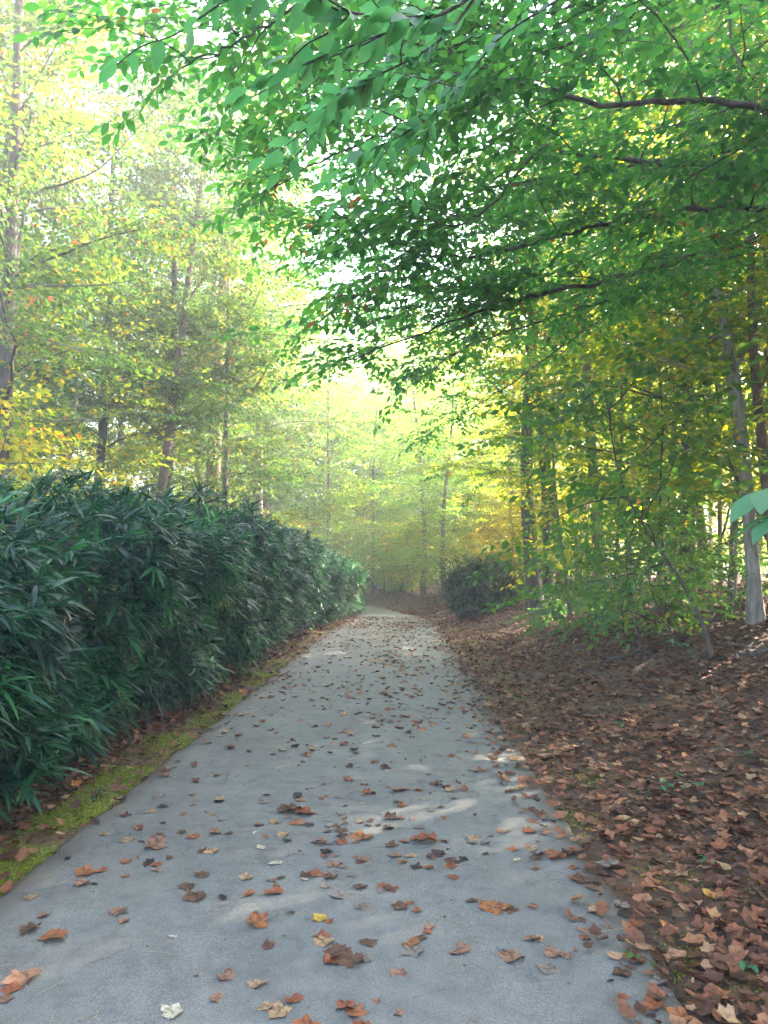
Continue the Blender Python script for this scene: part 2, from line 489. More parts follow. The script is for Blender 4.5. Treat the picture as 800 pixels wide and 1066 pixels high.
SPRAYS = [make_spray(1.0, 0.105, 0.13, 0.062, 0.55, 0.16, 0.45) for _ in range(8)]                                   # ~60 leaves each
SPRAYS_FINE = [make_spray(0.8, 0.125, 0.13, 0.062, 0.50, 0.22, 0.40) for _ in range(8)]
SPRAYS_COARSE = [make_spray(1.1, 0.15, 0.15, 0.085, 0.6, 0.14, 0.5) for _ in range(6)]


def pick(a): return a[int(rng.integers(len(a)))]


def limb_path(p0, az, el, L, n=7, lift=0.0, wig=0.06):
    """a limb that leaves at elevation el and levels out"""
    pts = [np.array(p0, float)]
    a, e = az, el
    for i in range(n - 1):
        a += rng.normal(0, wig * 2); e += (lift - e) * 0.28 + rng.normal(0, wig)
        pts.append(pts[-1] + L / (n - 1) * np.array([math.cos(a) * math.cos(e), math.sin(a) * math.cos(e), math.sin(e)]))
    return np.array(pts)


def trunk_path(hgt, bend=0.25, n=10):
    t = np.linspace(0, 1, n)
    ph = rng.uniform(0, 6.28, 4)
    x = bend * (np.sin(t * 3.1 + ph[0]) - math.sin(ph[0])) + 0.25 * bend * (np.sin(t * 8 + ph[1]) - math.sin(ph[1]))
    y = bend * (np.sin(t * 2.7 + ph[2]) - math.sin(ph[2])) + 0.25 * bend * (np.sin(t * 7 + ph[3]) - math.sin(ph[3]))
    return np.stack([x, y, t * hgt], -1)


def flare(r, n, top=0.25):
    t = np.linspace(0, 1, n)
    return r * (1 - (1 - top) * t) * (1 + 0.35 * np.exp(-t * 22))


def forest_tree(name, hgt, r, base, nl, Lmin, Lmax, leafmat, barkmat, sprays=SPRAYS, tmpl=LEAF_LO, scale=1.0, per=0.55, el=(0.2, 1.0), up_bias=1.0, tint=0.0, bend=0.25):
    root = empty(name)
    tp = trunk_path(hgt, bend, 12)
    g = Geo(); lv = Leaves()
    g.tube(tp + np.array([0, 0, -0.12]) * (np.arange(12) == 0)[:, None], flare(r, 12, 0.22), 9)
    az = rng.uniform(0, 6.28)
    for i in range(nl):
        f = (base + (0.97 - base) * ((i + 0.5) / nl) ** up_bias)
        z = f * hgt
        p0 = np.array([np.interp(z, tp[:, 2], tp[:, 0]), np.interp(z, tp[:, 2], tp[:, 1]), z])
        az += 2.4 + rng.normal(0, 0.35)
        L = (Lmax + (Lmin - Lmax) * (f - base) / (1 - base)) * rng.uniform(0.65, 1.15)
        lp = limb_path(p0, az, rng.uniform(*el), L, 7, lift=rng.uniform(-0.15, 0.55), wig=0.12)
        rr = max(0.012, r * 0.24 * (1.15 - f) * rng.uniform(0.8, 1.3))
        g.tube(lp, np.linspace(rr, 0.006, len(lp)), 5, cap=False)
        dense = spline(lp, 40)
        s = 0.25 * L; sg = 1
        tl = tint + rng.normal(0, 0.10)
        while s < L:
            q = dense[min(39, int(s / L * 39))]; q2 = dense[min(39, int(s / L * 39) + 1)]
            d = unit(q2 - q + 1e-6)
            ang = sg * rng.uniform(0.5, 1.1)
            c, sn = math.cos(ang), math.sin(ang)
            d2 = np.array([d[0] * c - d[1] * sn, d[0] * sn + d[1] * c, d[2] * 0.4 + rng.normal(0.0, 0.38)])
            place_spray(lv, pick(sprays), q, d2, (rng.normal(0, 0.5), rng.normal(0, 0.5), 1), scale * rng.uniform(0.75, 1.25) * (1.1 - 0.35 * s / L), tl + rng.normal(0, 0.06))
            sg = -sg; s += per * rng.uniform(0.5, 1.4) * 0.5
        d = unit(dense[-1] - dense[-3])
        place_spray(lv, pick(sprays), dense[-1], d, (0, 0, 1), scale, tl)
    obj('trunk', g.mesh('trunk', barkmat), root)
    cr = obj('crown', lv.mesh('crown', tmpl, leafmat), root)
    return root, lv.count()


def sapling(name, hgt, r, nl, L, leafmat, barkmat, sprays, tmpl, scale=1.0, per=0.3, base=0.25, tint=0.0, bend=0.15):
    return forest_tree(name, hgt, r, base, nl, L * 0.5, L, leafmat, barkmat, sprays, tmpl, scale, per, (0.1, 0.6), 1.0, tint, bend)[0]

# ------------------------------------------------------------------ forest trees
def ground_at(x, y): return float(H(x, y))


def lean_euler(lx, ly, rz):
    m = Matrix.Rotation(ly, 3, 'X') @ Matrix.Rotation(lx, 3, 'Y') @ Matrix.Rotation(rz, 3, 'Z')
    return m.to_euler()


class Kind:
    """a prototype that is placed the first time and copied afterwards"""
    def __init__(self, make): self.root = make; self.used = False

    def put(self, x, y, rz, scale, label, cat, group=None, lean=(0, 0), dz=0.0):
        loc = (x, y, ground_at(x, y) + dz); e = lean_euler(lean[0], lean[1], rz)
        if not self.used:
            self.used = True; o = self.root
            o.location = loc; o.rotation_euler = e; o.scale = (scale,) * 3
            o['label'] = label
            if group: o['group'] = group
        else:
            o = copy_thing(self.root, loc, e, scale, label, group)
            if not group and 'group' in o: del o['group']
        o['category'] = cat
        return o


def set_trunk(o, mat):
    for c in o.children:
        if c.name.startswith('trunk'):
            c.material_slots[0].link = 'OBJECT'; c.material_slots[0].material = mat


LT = []; _cnt = []
for i in range(5):
    r_, n_ = forest_tree('broadleaf_tree', 18 + i * 0.6, 0.19, 0.24 + 0.02 * i, 32, 2.3, 4.3, M['leaf_left'], M['bark'], SPRAYS, LEAF_TINY, 1.35, 0.36)
    LT.append(Kind(r_)); _cnt.append(n_)
RT = []
for i in range(5):
    r_, n_ = forest_tree('broadleaf_tree', 12.5 + i * 0.5, 0.17, 0.28 + 0.02 * i, 20, 1.4, 3.4, M['leaf_right'], M['bark'], SPRAYS, LEAF_TINY, 1.2, 0.40)
    RT.append(Kind(r_)); _cnt.append(n_)
FT = []
for i in range(3):
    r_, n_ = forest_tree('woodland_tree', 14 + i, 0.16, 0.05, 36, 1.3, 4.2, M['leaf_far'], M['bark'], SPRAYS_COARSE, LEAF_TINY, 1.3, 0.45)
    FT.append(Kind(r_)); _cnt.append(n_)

# the trunks the photo shows behind the hedge: px at the hedge top, distance, trunk width px, lean deg, bark, label
left_list = [
    (5, 12, 20, 2.0, 'bark_dark', 'thick grey tree trunk rising behind the hedge at the picture edge'),
    (62, 24, 10, 2, 'bark_dark', 'slim hazy trunk just right of the thick grey edge tree, behind hedge'),
    (93, 19, 12, 4, 'bark_dark', 'grey straight trunk leaning right, second clear trunk behind the hedge'),
    (147, 17.5, 12, 5, 'bark_rust_sunlit', 'brownish trunk leaning right above the middle of the hedge'),
    (172, 19.5, 11, 0.5, 'bark_dark', 'dark upright trunk beside the leaning brownish trunk behind hedge'),
    (222, 21, 16, 2.5, 'bark_rust_sunlit', 'stout trunk with sunlit orange base above the hedge, below bright sky gap'),  # sunlight on this trunk is put into the bark colour
    (236, 19, 5, 2.0, 'bark', 'thin stem close against the stout sunlit trunk behind the hedge'),
    (268, 27, 9, 0, 'bark', 'thin trunk behind the hedge nearest the bend of the path'),
    (125, 26, 9, -2.5, 'bark', 'pale hazy trunk leaning left, deep in woods behind hedge'),
]
for k, (px, Y, w, lean, bk, lab) in enumerate(left_list):
    p = at(px, 500, Y)
    sc = (w / FPX * Y / 2) / 0.165
    sc = min(max(sc * 0.88, 0.55), 1.12)
    o = LT[k % 5].put(p[0], Y, k * 1.3 + 0.4, sc, lab, 'tree', None, (R(lean), R(rng.normal(0, 1))))
    set_trunk(o, M[bk])

fill_left = [(-8.4, 13.2), (-11.2, 15.2),(-9.5, 16), (-12, 20), (-14, 26), (-10, 29), (-7.5, 33), (-18, 30), (-6.0, 38), (-12, 36), (-20, 38), (-16, 21), (-5.5, 29), (-9, 42), (-24, 33), (-6.8, 24), (-15.5, 33)]
for k, (x, y) in enumerate(fill_left):
    LT[(k + 2) % 5].put(x + rng.normal(0, .4), y + rng.normal(0, .5), rng.uniform(0, 6.28), rng.uniform(0.72, 1.05), 'slender hazy tree with pale yellow green leaves deep behind the hedge', 'tree', 'hazy trees deep behind the hedge', (R(rng.normal(0, 2)), R(rng.normal(0, 2))))

right_list = [
    (558, 18, 17, 0.3, 'bark_dark', 'dark stout trunk of the twin pair at top of the leafy bank'),
    (571, 18.6, 11, -0.5, 'bark_dark', 'thinner dark trunk pressed against the stout dark trunk on the bank'),
    (584, 20, 9, -1, 'bark_rust_sunlit', 'thin trunk sunlit to reddish brown right of the twin dark trunks'),  # bark colour stands in for the sun on this trunk
    (626, 17, 14, 0.6, 'bark', 'grey straight trunk midway along the bank between twin and pale trunks'),
    (652, 23, 6, -1.5, 'bark', 'very thin trunk behind the grey straight trunk on the bank'),
    (688, 15, 9, 0, 'bark_pale', 'pale thin straight trunk among understory leaves on the bank'),
    (737, 15.5, 11, -0.8, 'bark', 'plain grey brown trunk left of the pale curved beech'),
    (606, 26, 7, 1, 'bark', 'distant thin trunk seen between reddish trunk and grey straight trunk'),
    (706, 22, 6, 2, 'bark', 'distant thin leaning trunk right of the pale thin trunk'),
    (812, 8.8, 13, -0.6, 'bark_rust_sunlit', 'brown trunk at the picture edge right of the curved pale beech'),
]
for k, (px, Y, w, lean, bk, lab) in enumerate(right_list):
    p = at(px, 600, Y)
    sc = (w / FPX * Y / 2) / 0.15
    sc = min(max(sc * 0.85, 0.5), 1.2)
    o = RT[k % 5].put(p[0], Y, k * 1.7 + 0.2, sc, lab, 'tree', None, (R(lean), R(rng.normal(0, 1))))
    set_trunk(o, M[bk])
fill_right = [(6.5, 12), (8.5, 15), (7.2, 19), (10.5, 20), (12, 32), (4.8, 31), (9, 36), (7, 40), (14, 38), (10.5, 16.5), (8.5, 9.5), (7.5, 6.5), (10, 5), (7, 2.5), (9.5, 0), (7.5, -2.5), (13, 3), (12.5, 8), (14, -1), (6.8, 10.8), (10, -5)]  # the nearest are out of view, added to shade the near path
for k, (x, y) in enumerate(fill_right):
    RT[(k + 1) % 5].put(x + rng.normal(0, .3), y + rng.normal(0, .4), rng.uniform(0, 6.28), rng.uniform(0.7, 1.05), 'slender tree with backlit yellow green leaves in the woods on the bank', 'tree', 'backlit trees in the woods above the bank', (R(rng.normal(0, 1.8)), R(rng.normal(0, 1.8))))
mid_list = [(-0.2, 52, 1.0), (-3.8, 47, 1.0), (1.0, 56, 1.1), (-6.5, 53, 1.1), (2.8, 50, 1.0), (-1.4, 47.5, 0.9),(-1.4, 36.5, 0.75), (1.6, 29.5, 0.6), (-4.4, 37, 0.8), (0.6, 46.5, 1.0), (-8, 44, 0.9), (4.8, 52, 1.0), (-1.8, 44, 0.8),(0.9, 33, 0.75), (-3.2, 31, 0.6), (5.6, 39, 0.8), (-0.6, 40, 0.9), (-5.5, 44, 1.0), (2.2, 45, 1.0), (6.5, 46, 1.0), (-2.6, 50, 1.0), (10, 50, 1.1), (-10, 50, 1.1), (4.5, 54, 1.1), (-15, 52, 1.0), (15, 48, 1.1)]
for k, (x, y, s) in enumerate(mid_list):
    FT[k % 3].put(x, y, rng.uniform(0, 6.28), s * 1.08, 'soft hazy mint green tree closing the view beyond the bend of the path', 'tree', 'mint green trees beyond the bend', (R(rng.normal(0, 1.5)), R(rng.normal(0, 1.5))))

MS = []
for i in range(4):
    MS.append(Kind(forest_tree('midstory_tree', 7.5 + 0.8 * i, 0.06, 0.16, 24, 1.2, 2.8, M['leaf_left'] if i % 2 else M['leaf_right'], M['bark'], SPRAYS, LEAF_TINY, 1.2, 0.42, bend=0.35)[0]))
for k, (x, y) in enumerate([(-8.2, 16), (-5.4, 18), (-7.2, 21), (-10.5, 18), (-9.2, 24), (-12.5, 24), (-11, 31), (-8, 36), (-15, 29), (-4.6, 33)]):
    MS[k % 4].put(x + rng.normal(0, .3), y + rng.normal(0, .4), rng.uniform(0, 6.28), rng.uniform(0.8, 1.15), 'bushy small tree with yellow green leaves behind the hedge', 'tree', 'small bushy trees behind the hedge', (R(rng.normal(0, 3)), R(rng.normal(0, 3))))
for k, (x, y) in enumerate([(7.5, 16.5), (13.5, 28.8), (9, 30), (16, 33), (20, 30), (11, 37), (6.6, 36), (19, 38),
    (6.2, 7.6), (6.6, 4.6), (5.7, 5.3), (6.0, 3.2), (5.4, 1.8), (6.4, 1.6), (8.4, 3.2), (8.8, 6.6), (8.2, 10.2), (10.6, 9), (10.4, 2.4), (8.6, 0), (6.8, -1.6), (5.9, 10.6), (11.5, 6), (12, 34), (5.2, 33), (3.4, 33)]):  # nearer ones are unseen, added to screen the sun off the path
    MS[(k + 1) % 4].put(x + rng.normal(0, .3), y + rng.normal(0, .4), rng.uniform(0, 6.28), rng.uniform(0.75, 1.1), 'bushy small tree with yellow green leaves in the woods above the bank', 'tree', 'small bushy trees above the bank', (R(rng.normal(0, 3)), R(rng.normal(0, 3))))

PL = []
for i in range(3):
    PL.append(Kind(forest_tree('thin_tree', 11 + i, 0.048, 0.14, 17, 0.9, 1.9, M['leaf_sunny'], M['bark'], SPRAYS, LEAF_TINY, 1.4, 0.7, bend=0.3)[0]))
for k, (px, Y, sc) in enumerate([(594, 15, .8), (612, 19, 1.0), (640, 14.5, .8), (662, 17, 1.1), (676, 20, 1.0), (700, 13, .8), (716, 17, 1.1), (728, 20, 1.2), (750, 14, .9), (773, 16, 1.0), (785, 12.5, .9), (804, 15, 1.0), (822, 11.5, .9), (600, 22, 1.2), (570, 24, 1.0), (548, 27, 1.1), (742, 24, 1.3), (690, 26, 1.3), (632, 25, 1.2)]):
    p = at(px, 600, Y)
    PL[k % 3].put(p[0], Y, rng.uniform(0, 6.28), sc, 'thin dark straight young trunk among yellow leaves on the bank', 'tree', 'thin dark trunks in the bank woods', (R(rng.normal(0, 2.2)), R(rng.normal(0, 2.2))))

# curved pale beech at the edge of the bank
def custom_tree(name, ptsx, r0, r1, mat, label, cat='tree', limbs=(), leafmat='leaf_right', up=9.0, foliage=True):
    P = np.array([at(px, py, Y) for px, py, Y in ptsx])
    base = P[0].copy(); base[2] = ground_at(base[0], base[1])
    root = empty(name, tuple(base)); tag(root, label, cat)
    L = spline(P, 26) - base
    L[0, 2] -= 0.1
    g = Geo(); lv = Leaves()
    t = np.linspace(0, 1, 26)
    g.tube(L, (r0 + (r1 - r0) * t) * (1 + 0.4 * np.exp(-t * 25)), 9)
    for (lp, rr, fol) in limbs:
        W = np.array([at(*q) for q in lp]) - base
        ds = spline(W, 24)
        g.tube(ds, np.linspace(rr, 0.006, 24), 5, cap=False)
        if fol:
            for s in np.linspace(0.3, 1.0, fol):
                i = min(22, int(s * 23)); d = unit(ds[i + 1] - ds[i])
                a = rng.choice([-1, 1]) * rng.uniform(0.3, 1.0)
                d2 = np.array([d[0] * math.cos(a) - d[1] * math.sin(a), d[0] * math.sin(a) + d[1] * math.cos(a), d[2] * 0.3])
                place_spray(lv, pick(SPRAYS), ds[i], d2, (rng.normal(0, .2), rng.normal(0, .2), 1), rng.uniform(0.7, 1.1), rng.normal(0, .1), g, 0.005)
    top = L[-1]
    if foliage:
        for i in range(10):
            z0 = spline(L, 40)[int(20 + i * 1.9)]
            lp = limb_path(z0, rng.uniform(0, 6.28), rng.uniform(0.2, 0.7), rng.uniform(1.2, 2.4))
            g.tube(lp, np.linspace(0.025, 0.006, len(lp)), 5, cap=False)
            for q in spline(lp, 9)[2:]:
                a = rng.uniform(0, 6.28)
                place_spray(lv, pick(SPRAYS), q, (math.cos(a), math.sin(a), 0), (0, 0, 1), 1.0, rng.normal(0, .1))
    obj('trunk', g.mesh('trunk', M[mat]), root)
    if lv.count(): obj('crown', lv.mesh('crown', LEAF_LO, M[leafmat]), root)
    return root

custom_tree('beech_tree', [(787, 640, 9), (783, 580, 9), (776, 490, 9), (766, 400, 9.1), (752, 320, 9.3), (738, 260, 9.5), (722, 120, 9.8), (712, -60, 10)], 0.085, 0.04, 'bark_pale',
            'pale grey curved beech trunk at the edge of the leafy bank', limbs=[([(776, 420, 9.1), (740, 395, 8.8), (690, 372, 8.6), (640, 350, 8.5)], 0.02, 6), ([(768, 380, 9.1), (800, 330, 8.8), (840, 300, 8.6)], 0.02, 4)])
custom_tree('beech_tree', [(762, 640, 11), (764, 560, 11), (768, 470, 11), (757, 380, 11), (745, 300, 11), (742, 200, 11), (748, -40, 11)], 0.06, 0.035, 'bark_pale',
            'thinner pale beech trunk just behind the curved pale beech', limbs=[([(757, 380, 11), (720, 345, 10.6), (675, 330, 10.4)], 0.02, 5)])
custom_tree('broadleaf_tree', [(10, 500, 12), (12, 440, 12), (14, 300, 12)], 0.03, 0.02, 'bark', 'slender sapling standing beside the thick grey edge trunk behind the hedge',
            limbs=[([(12, 437, 12), (60, 438, 11.6), (110, 434, 11.4), (138, 428, 11.2)], 0.025, 3), ([(13, 300, 12), (45, 298, 11.8), (100, 297, 11.6), (140, 292, 11.4)], 0.03, 3),
                   ([(13, 345, 12), (40, 352, 11.8), (75, 362, 11.6), (100, 372, 11.4)], 0.025, 3), ([(14, 300, 12), (30, 210, 12), (70, 190, 11.7), (110, 170, 11.5), (180, 92, 11.3)], 0.03, 3)], leafmat='leaf_left', foliage=False)

# ------------------------------------------------------------------ understory
US = []
for i in range(5):
    US.append(Kind(sapling('understory_sapling', 3.4 + 0.4 * i, 0.026, 8, 1.6, M['leaf_under'], M['twig'], SPRAYS, LEAF_LO, 1.3, 1.0, 0.3, bend=0.3)))
SH = []
for i in range(4):
    SH.append(Kind(sapling('leafy_shrub', 1.3 + 0.2 * i, 0.014, 10, 0.9, M['leaf_under'], M['twig'], SPRAYS, LEAF_MID, 0.95, 0.55, 0.12, bend=0.25)))
YS = []
for i in range(3):
    YS.append(Kind(sapling('understory_sapling', 3.2 + 0.5 * i, 0.024, 15, 1.6, M['leaf_sunny'], M['twig'], SPRAYS, LEAF_TINY, 1.15, 0.42, 0.15, bend=0.3)))
GS = []
for i in range(2):
    GS.append(Kind(sapling('golden_sapling', 3.6 + 0.5 * i, 0.03, 16, 1.3, M['leaf_gold'], M['twig'], SPRAYS, LEAF_LO, 1.0, 0.4, 0.2, bend=0.15)))

right_sap = [
    (US, 740, 8.2, 1.0, 'slim dark stemmed sapling standing before the pale curved beech'),
    (US, 690, 10.5, 1.0, 'sapling with flat green leaf layers below the pale thin trunk'),
    (US, 652, 13.0, 0.8, 'layered green sapling growing beside the grey straight trunk'),
    (US, 780, 11.5, 1.1, 'tall sapling filling the gap behind the pale curved beech'),
    (US, 608, 16.0, 0.7, 'pale layered sapling just right of the twin dark trunks'),
    (US, 725, 13.5, 1.05, 'shadowed teal sapling between grey brown trunk and pale thin trunk'),
    (US, 668, 9.2, 0.5, 'short arching sapling rooted low in the leaf litter of the bank'),
    (US, 830, 9.5, 1.0, 'sapling half outside the picture beside the brown edge trunk'),
]
for k, (kk, px, Y, s, lab) in enumerate(right_sap):
    p = at(px, 620, Y)
    kk[k % len(kk)].put(p[0], Y, k * 2.1, s, lab, 'sapling', None, (R(rng.normal(0, 5)), R(rng.normal(0, 5))))
for k in range(10):
    x = rng.uniform(3.8, 13); y = rng.uniform(12, 32)
    if abs(y - 24 - 0.32 * (x + 1.7)) < 1.8: y += 3.8
    if x < 420 and (x * FPX / y + 420) < 560: x += 2
    YS[k % 3].put(x, y, rng.uniform(0, 6.28), rng.uniform(0.75, 1.2), 'yellow green understory sapling among the backlit trunks on the bank', 'sapling', 'yellow green saplings on the bank', (R(rng.normal(0, 5)), R(rng.normal(0, 5))))
for k, (px, Y, s, lab) in enumerate([(650, 11.5, 1.0, 'low leafy shrub at the upper edge of the leaf covered bank'), (600, 14.5, 0.9, 'low shrub with pale leaves right of the twin trunks'),
                                     (700, 9.2, 0.75, 'small shrub beside the slim dark stemmed sapling'), (618, 12.2, 0.7, 'small thin shrub on the bank below the grey straight trunk'), (760, 10.5, 0.9, 'leafy shrub at the foot of the thinner pale beech'),
                                     (560, 15.6, 0.55, 'tiny pale shrub at the foot of the twin dark trunks'), (675, 13.0, 1.0, 'bushy shrub behind the short arching sapling')]):
    p = at(px, 630, Y)
    SH[k % 4].put(p[0], Y, k * 1.9 + .5, s, lab, 'shrub')
for k, (px, Y, s, lab) in enumerate([(528, 22.6, 0.9, 'golden leaved sapling above the dark evergreen bush'), (548, 21.0, 0.8, 'yellow brown sapling between dark bush and twin trunks'), (512, 26.5, 0.62, 'golden green sapling behind the dark evergreen bush'),
                                     (548, 29, 0.9, 'tall golden sapling deep behind the twin dark trunks')]):
    p = at(px, 620, Y)
    GS[k % 2].put(p[0], Y, k * 1.4, s, lab, 'sapling')
# behind the hedge
for k in range(8):
    x = rng.uniform(-13, -5.2); y = rng.uniform(10, 30)
    YS[k % 3].put(x, y, rng.uniform(0, 6.28), rng.uniform(0.75, 1.15), 'yellow green sapling showing above the top of the bamboo hedge', 'sapling', 'saplings behind the bamboo hedge', (R(rng.normal(0, 6)), R(rng.normal(0, 6))))
# beside the bend
for k, (x, y, s) in enumerate([(2.6, 27.6, 0.6), (2.9, 30, 1.0), (0.4, 31.5, 0.8), (1.6, 34, 1.1), (-3.6, 27.5, 0.9), (-2.9, 33.5, 1.0), (4.6, 27, 1.0), (-0.9, 35.5, 1.1), (3.6, 33, 1.1), (-5, 31, 1.2)]):
    YS[k % 3].put(x, y, rng.uniform(0, 6.28), s, 'soft green sapling at the far bend of the path', 'sapling', 'saplings at the far bend', (R(rng.normal(0, 4)), R(rng.normal(0, 4))))

# dark evergreen bushes
def evergreen(name, w, d, h, n, label, px, Y, mat='leaf_dark', rot=0):
    p = at(px, 640, Y); x = p[0]; z = ground_at(x, Y)
    root = empty(name, (x, Y, z)); tag(root, label, 'bush')
    lv = Leaves(); g = Geo()
    for i in range(9):
        a = rng.uniform(0, 6.28); e = rng.uniform(0.7, 1.4)
        lp = limb_path((0.15 * math.cos(a), 0.15 * math.sin(a), -0.05), a, e, h * rng.uniform(0.6, 0.95), 6, lift=0.9)
        lp[:, 0] *= w / h; lp[:, 1] *= d / h
        g.tube(lp, np.linspace(0.03, 0.008, 6), 5, cap=False)
    v = unit(rng.normal(0, 1, (n, 3))); rad = rng.uniform(0.45, 1.0, n) ** 0.5
    lump = 1 + 0.22 * wob(v[:, 0] * 3, v[:, 1] * 3 + v[:, 2] * 2, 1.3, rot)
    v2 = v * (rad * lump)[:, None]
    hole = wob(v2[:, 0] * 4 + rot, v2[:, 1] * 4 + v2[:, 2] * 5, 1.1, 3.0) > -0.35
    v2 = v2[hole]; v = v[hole]
    P = np.stack([v2[:, 0] * w, v2[:, 1] * d, h * 0.5 + v2[:, 2] * h * 0.5], -1)
    keep = P[:, 2] > 0.02
    P = P[keep]; v = v[keep]; m = len(P)
    D = v + rng.normal(0, 0.6, (m, 3)); N = v * 0.5 + rng.normal(0, 0.5, (m, 3)) + np.array([0, 0, 0.5])
    lv.add(P, D, N, rng.uniform(0.07, 0.13, m), rng.beta(2, 2.5, m))
    for i in range(int(26 * h)):
        v3 = unit(rng.normal(0, 1, 3)); v3[2] = abs(v3[2])
        o3 = np.array([v3[0] * w * .85, v3[1] * d * .85, h * 0.5 + v3[2] * h * .42])
        place_spray(lv, pick(SPRAYS), o3, v3 + np.array([0, 0, .5]) + rng.normal(0, .3, 3), rng.normal(0, .5, 3) + np.array([0, 0, 1]), rng.uniform(0.35, 0.7), rng.uniform(0, .25), g, 0.004)
    obj('stem', g.mesh('stem', M['twig']), root)
    obj('foliage', lv.mesh('foliage', LEAF_LO, M[mat]), root)
    return root

evergreen('evergreen_bush', 1.15, 1.0, 1.45, 9000, 'big dark evergreen bush at the foot of the bank beside the far path', 515, 22.2)
evergreen('evergreen_bush', 0.6, 0.5, 1.5, 3500, 'narrow grey green evergreen column left of the big dark bush', 484, 22.3, rot=2)
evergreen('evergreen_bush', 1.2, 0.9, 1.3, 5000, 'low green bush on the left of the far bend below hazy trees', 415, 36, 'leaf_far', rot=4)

# ------------------------------------------------------------------ overhanging limbs
def overhang(name, base, hgt, r, label, limbs, trunk_top=None):
    root = empty(name, (base[0], base[1], ground_at(base[0], base[1]))); tag(root, label, 'tree')
    B = np.array(root.location)
    g = Geo()
    tp = trunk_path(hgt, 0.15, 12); tp[0, 2] -= 0.1
    g.tube(tp, flare(r, 12, 0.35), 10)
    obj('trunk', g.mesh('trunk', M['bark_dark']), root)
    for li, (pts, rr, dens) in enumerate(limbs):
        W = np.array([at(*p) for p in pts]) - B
        # start at the trunk
        z0 = max(1.5, min(W[0, 2] - 0.5, hgt * 0.9))
        c0 = np.array([np.interp(z0, tp[:, 2], tp[:, 0]), np.interp(z0, tp[:, 2], tp[:, 1]), z0])
        W = np.vstack([c0, W])
        seg = np.linalg.norm(np.diff(W, axis=0), axis=1).sum()
        n = max(12, int(seg / 0.12)); ds = spline(W, n)
        ds[1:-1] += rng.normal(0, 0.012, (n - 2, 3))
        g = Geo(); lv = Leaves()
        g.tube(ds, np.linspace(rr * 0.82, 0.005, n), 7, cap=False)
        s = 0.18 * seg; sg = 1
        while s < seg:
            i = min(n - 2, int(s / seg * (n - 1))); d = unit(ds[i + 1] - ds[i])
            f = s / seg
            L2 = rng.uniform(0.5, 1.35) * (1.15 - 0.55 * f)
            a = sg * rng.uniform(0.5, 1.15)
            az = math.atan2(d[1], d[0]) + a
            lp = limb_path(ds[i], az, rng.uniform(-0.15, 0.4), L2, 6, lift=rng.uniform(-0.3, 0.05), wig=0.07)
            g.tube(lp, np.linspace(max(0.006, rr * 0.28 * (1.2 - f)), 0.003, 6), 4, cap=False)
            dd = spline(lp, 16)
            tl = rng.normal(0, 0.10)
            t2 = 0.1; s2 = rng.choice([-1, 1])
            while t2 < L2:
                j = min(14, int(t2 / L2 * 15)); e = unit(dd[j + 1] - dd[j]); b = s2 * rng.uniform(0.5, 1.0)
                d2 = np.array([e[0] * math.cos(b) - e[1] * math.sin(b), e[0] * math.sin(b) + e[1] * math.cos(b), e[2] * 0.5 + rng.normal(-0.08, 0.12)])
                place_spray(lv, pick(SPRAYS_FINE), dd[j], d2, (rng.normal(0, .22), rng.normal(0, .22), 1), rng.uniform(0.45, 0.85), tl + rng.normal(0, .05), g, 0.0035)
                s2 = -s2; t2 += 0.24 * rng.uniform(0.6, 1.4) / dens
            place_spray(lv, pick(SPRAYS_FINE), dd[-1], unit(dd[-1] - dd[-3]), (0, 0, 1), 0.7, tl, g, 0.003)
            sg = -sg; s += 0.24 * rng.uniform(0.6, 1.4) / dens
        place_spray(lv, pick(SPRAYS_FINE), ds[-1], unit(ds[-1] - ds[-3]), (0, 0, 1), 0.8, 0, g, 0.003)
        lo = obj('limb', g.mesh('limb', M['bark_dark']), root)
        obj('foliage', lv.mesh('foliage', LEAF_MID, M['leaf_over']), lo)
    return root

overhang('overhanging_beech', (4.4, 5.2), 9, 0.17, 'beech outside the frame whose nearer limbs arch over the path', [
    ([(900, 130, 4.6), (800, 115, 4.3), (720, 105, 4.2), (620, 108, 4.1), (540, 85, 4.0), (480, 60, 3.9), (405, 38, 3.7)], 0.035, 0.9),
    ([(900, 185, 5.4), (800, 176, 5.2), (700, 168, 5.0), (600, 160, 4.9), (560, 157, 4.9), (505, 222, 4.8), (450, 238, 4.8)], 0.035, 1.0),
    ([(880, 225, 6.0), (760, 216, 5.8), (680, 225, 5.7), (600, 240, 5.7), (520, 262, 5.6), (440, 268, 5.6), (380, 290, 5.6)], 0.04, 1.0),
    ([(870, -20, 4.6), (760, -20, 4.4), (768, 60, 4.3), (772, 95, 4.3), (800, 122, 4.2)], 0.018, 0.6),
    ([(880, 20, 5.6), (740, -10, 5.5), (640, 0, 5.4), (540, 20, 5.4), (470, 50, 5.4)], 0.03, 1.0),
    ([(860, -120, 4.8), (700, -110, 5.0), (560, -60, 5.1), (450, 0, 5.2), (370, 50, 5.3), (310, 90, 5.3)], 0.03, 1.0),
    ([(860, -60, 5.6), (700, 0, 5.9), (560, 60, 6.1), (440, 120, 6.2), (340, 165, 6.3), (275, 200, 6.3)], 0.03, 1.1),
    ([(820, -160, 3.9), (640, -150, 4.1), (480, -90, 4.3), (370, -30, 4.4), (270, 30, 4.5), (190, 70, 4.5)], 0.028, 0.9),
    ([(880, -60, 6.8), (720, 20, 6.8), (600, 60, 6.8), (500, 110, 6.7), (420, 150, 6.6)], 0.03, 1.0),
])
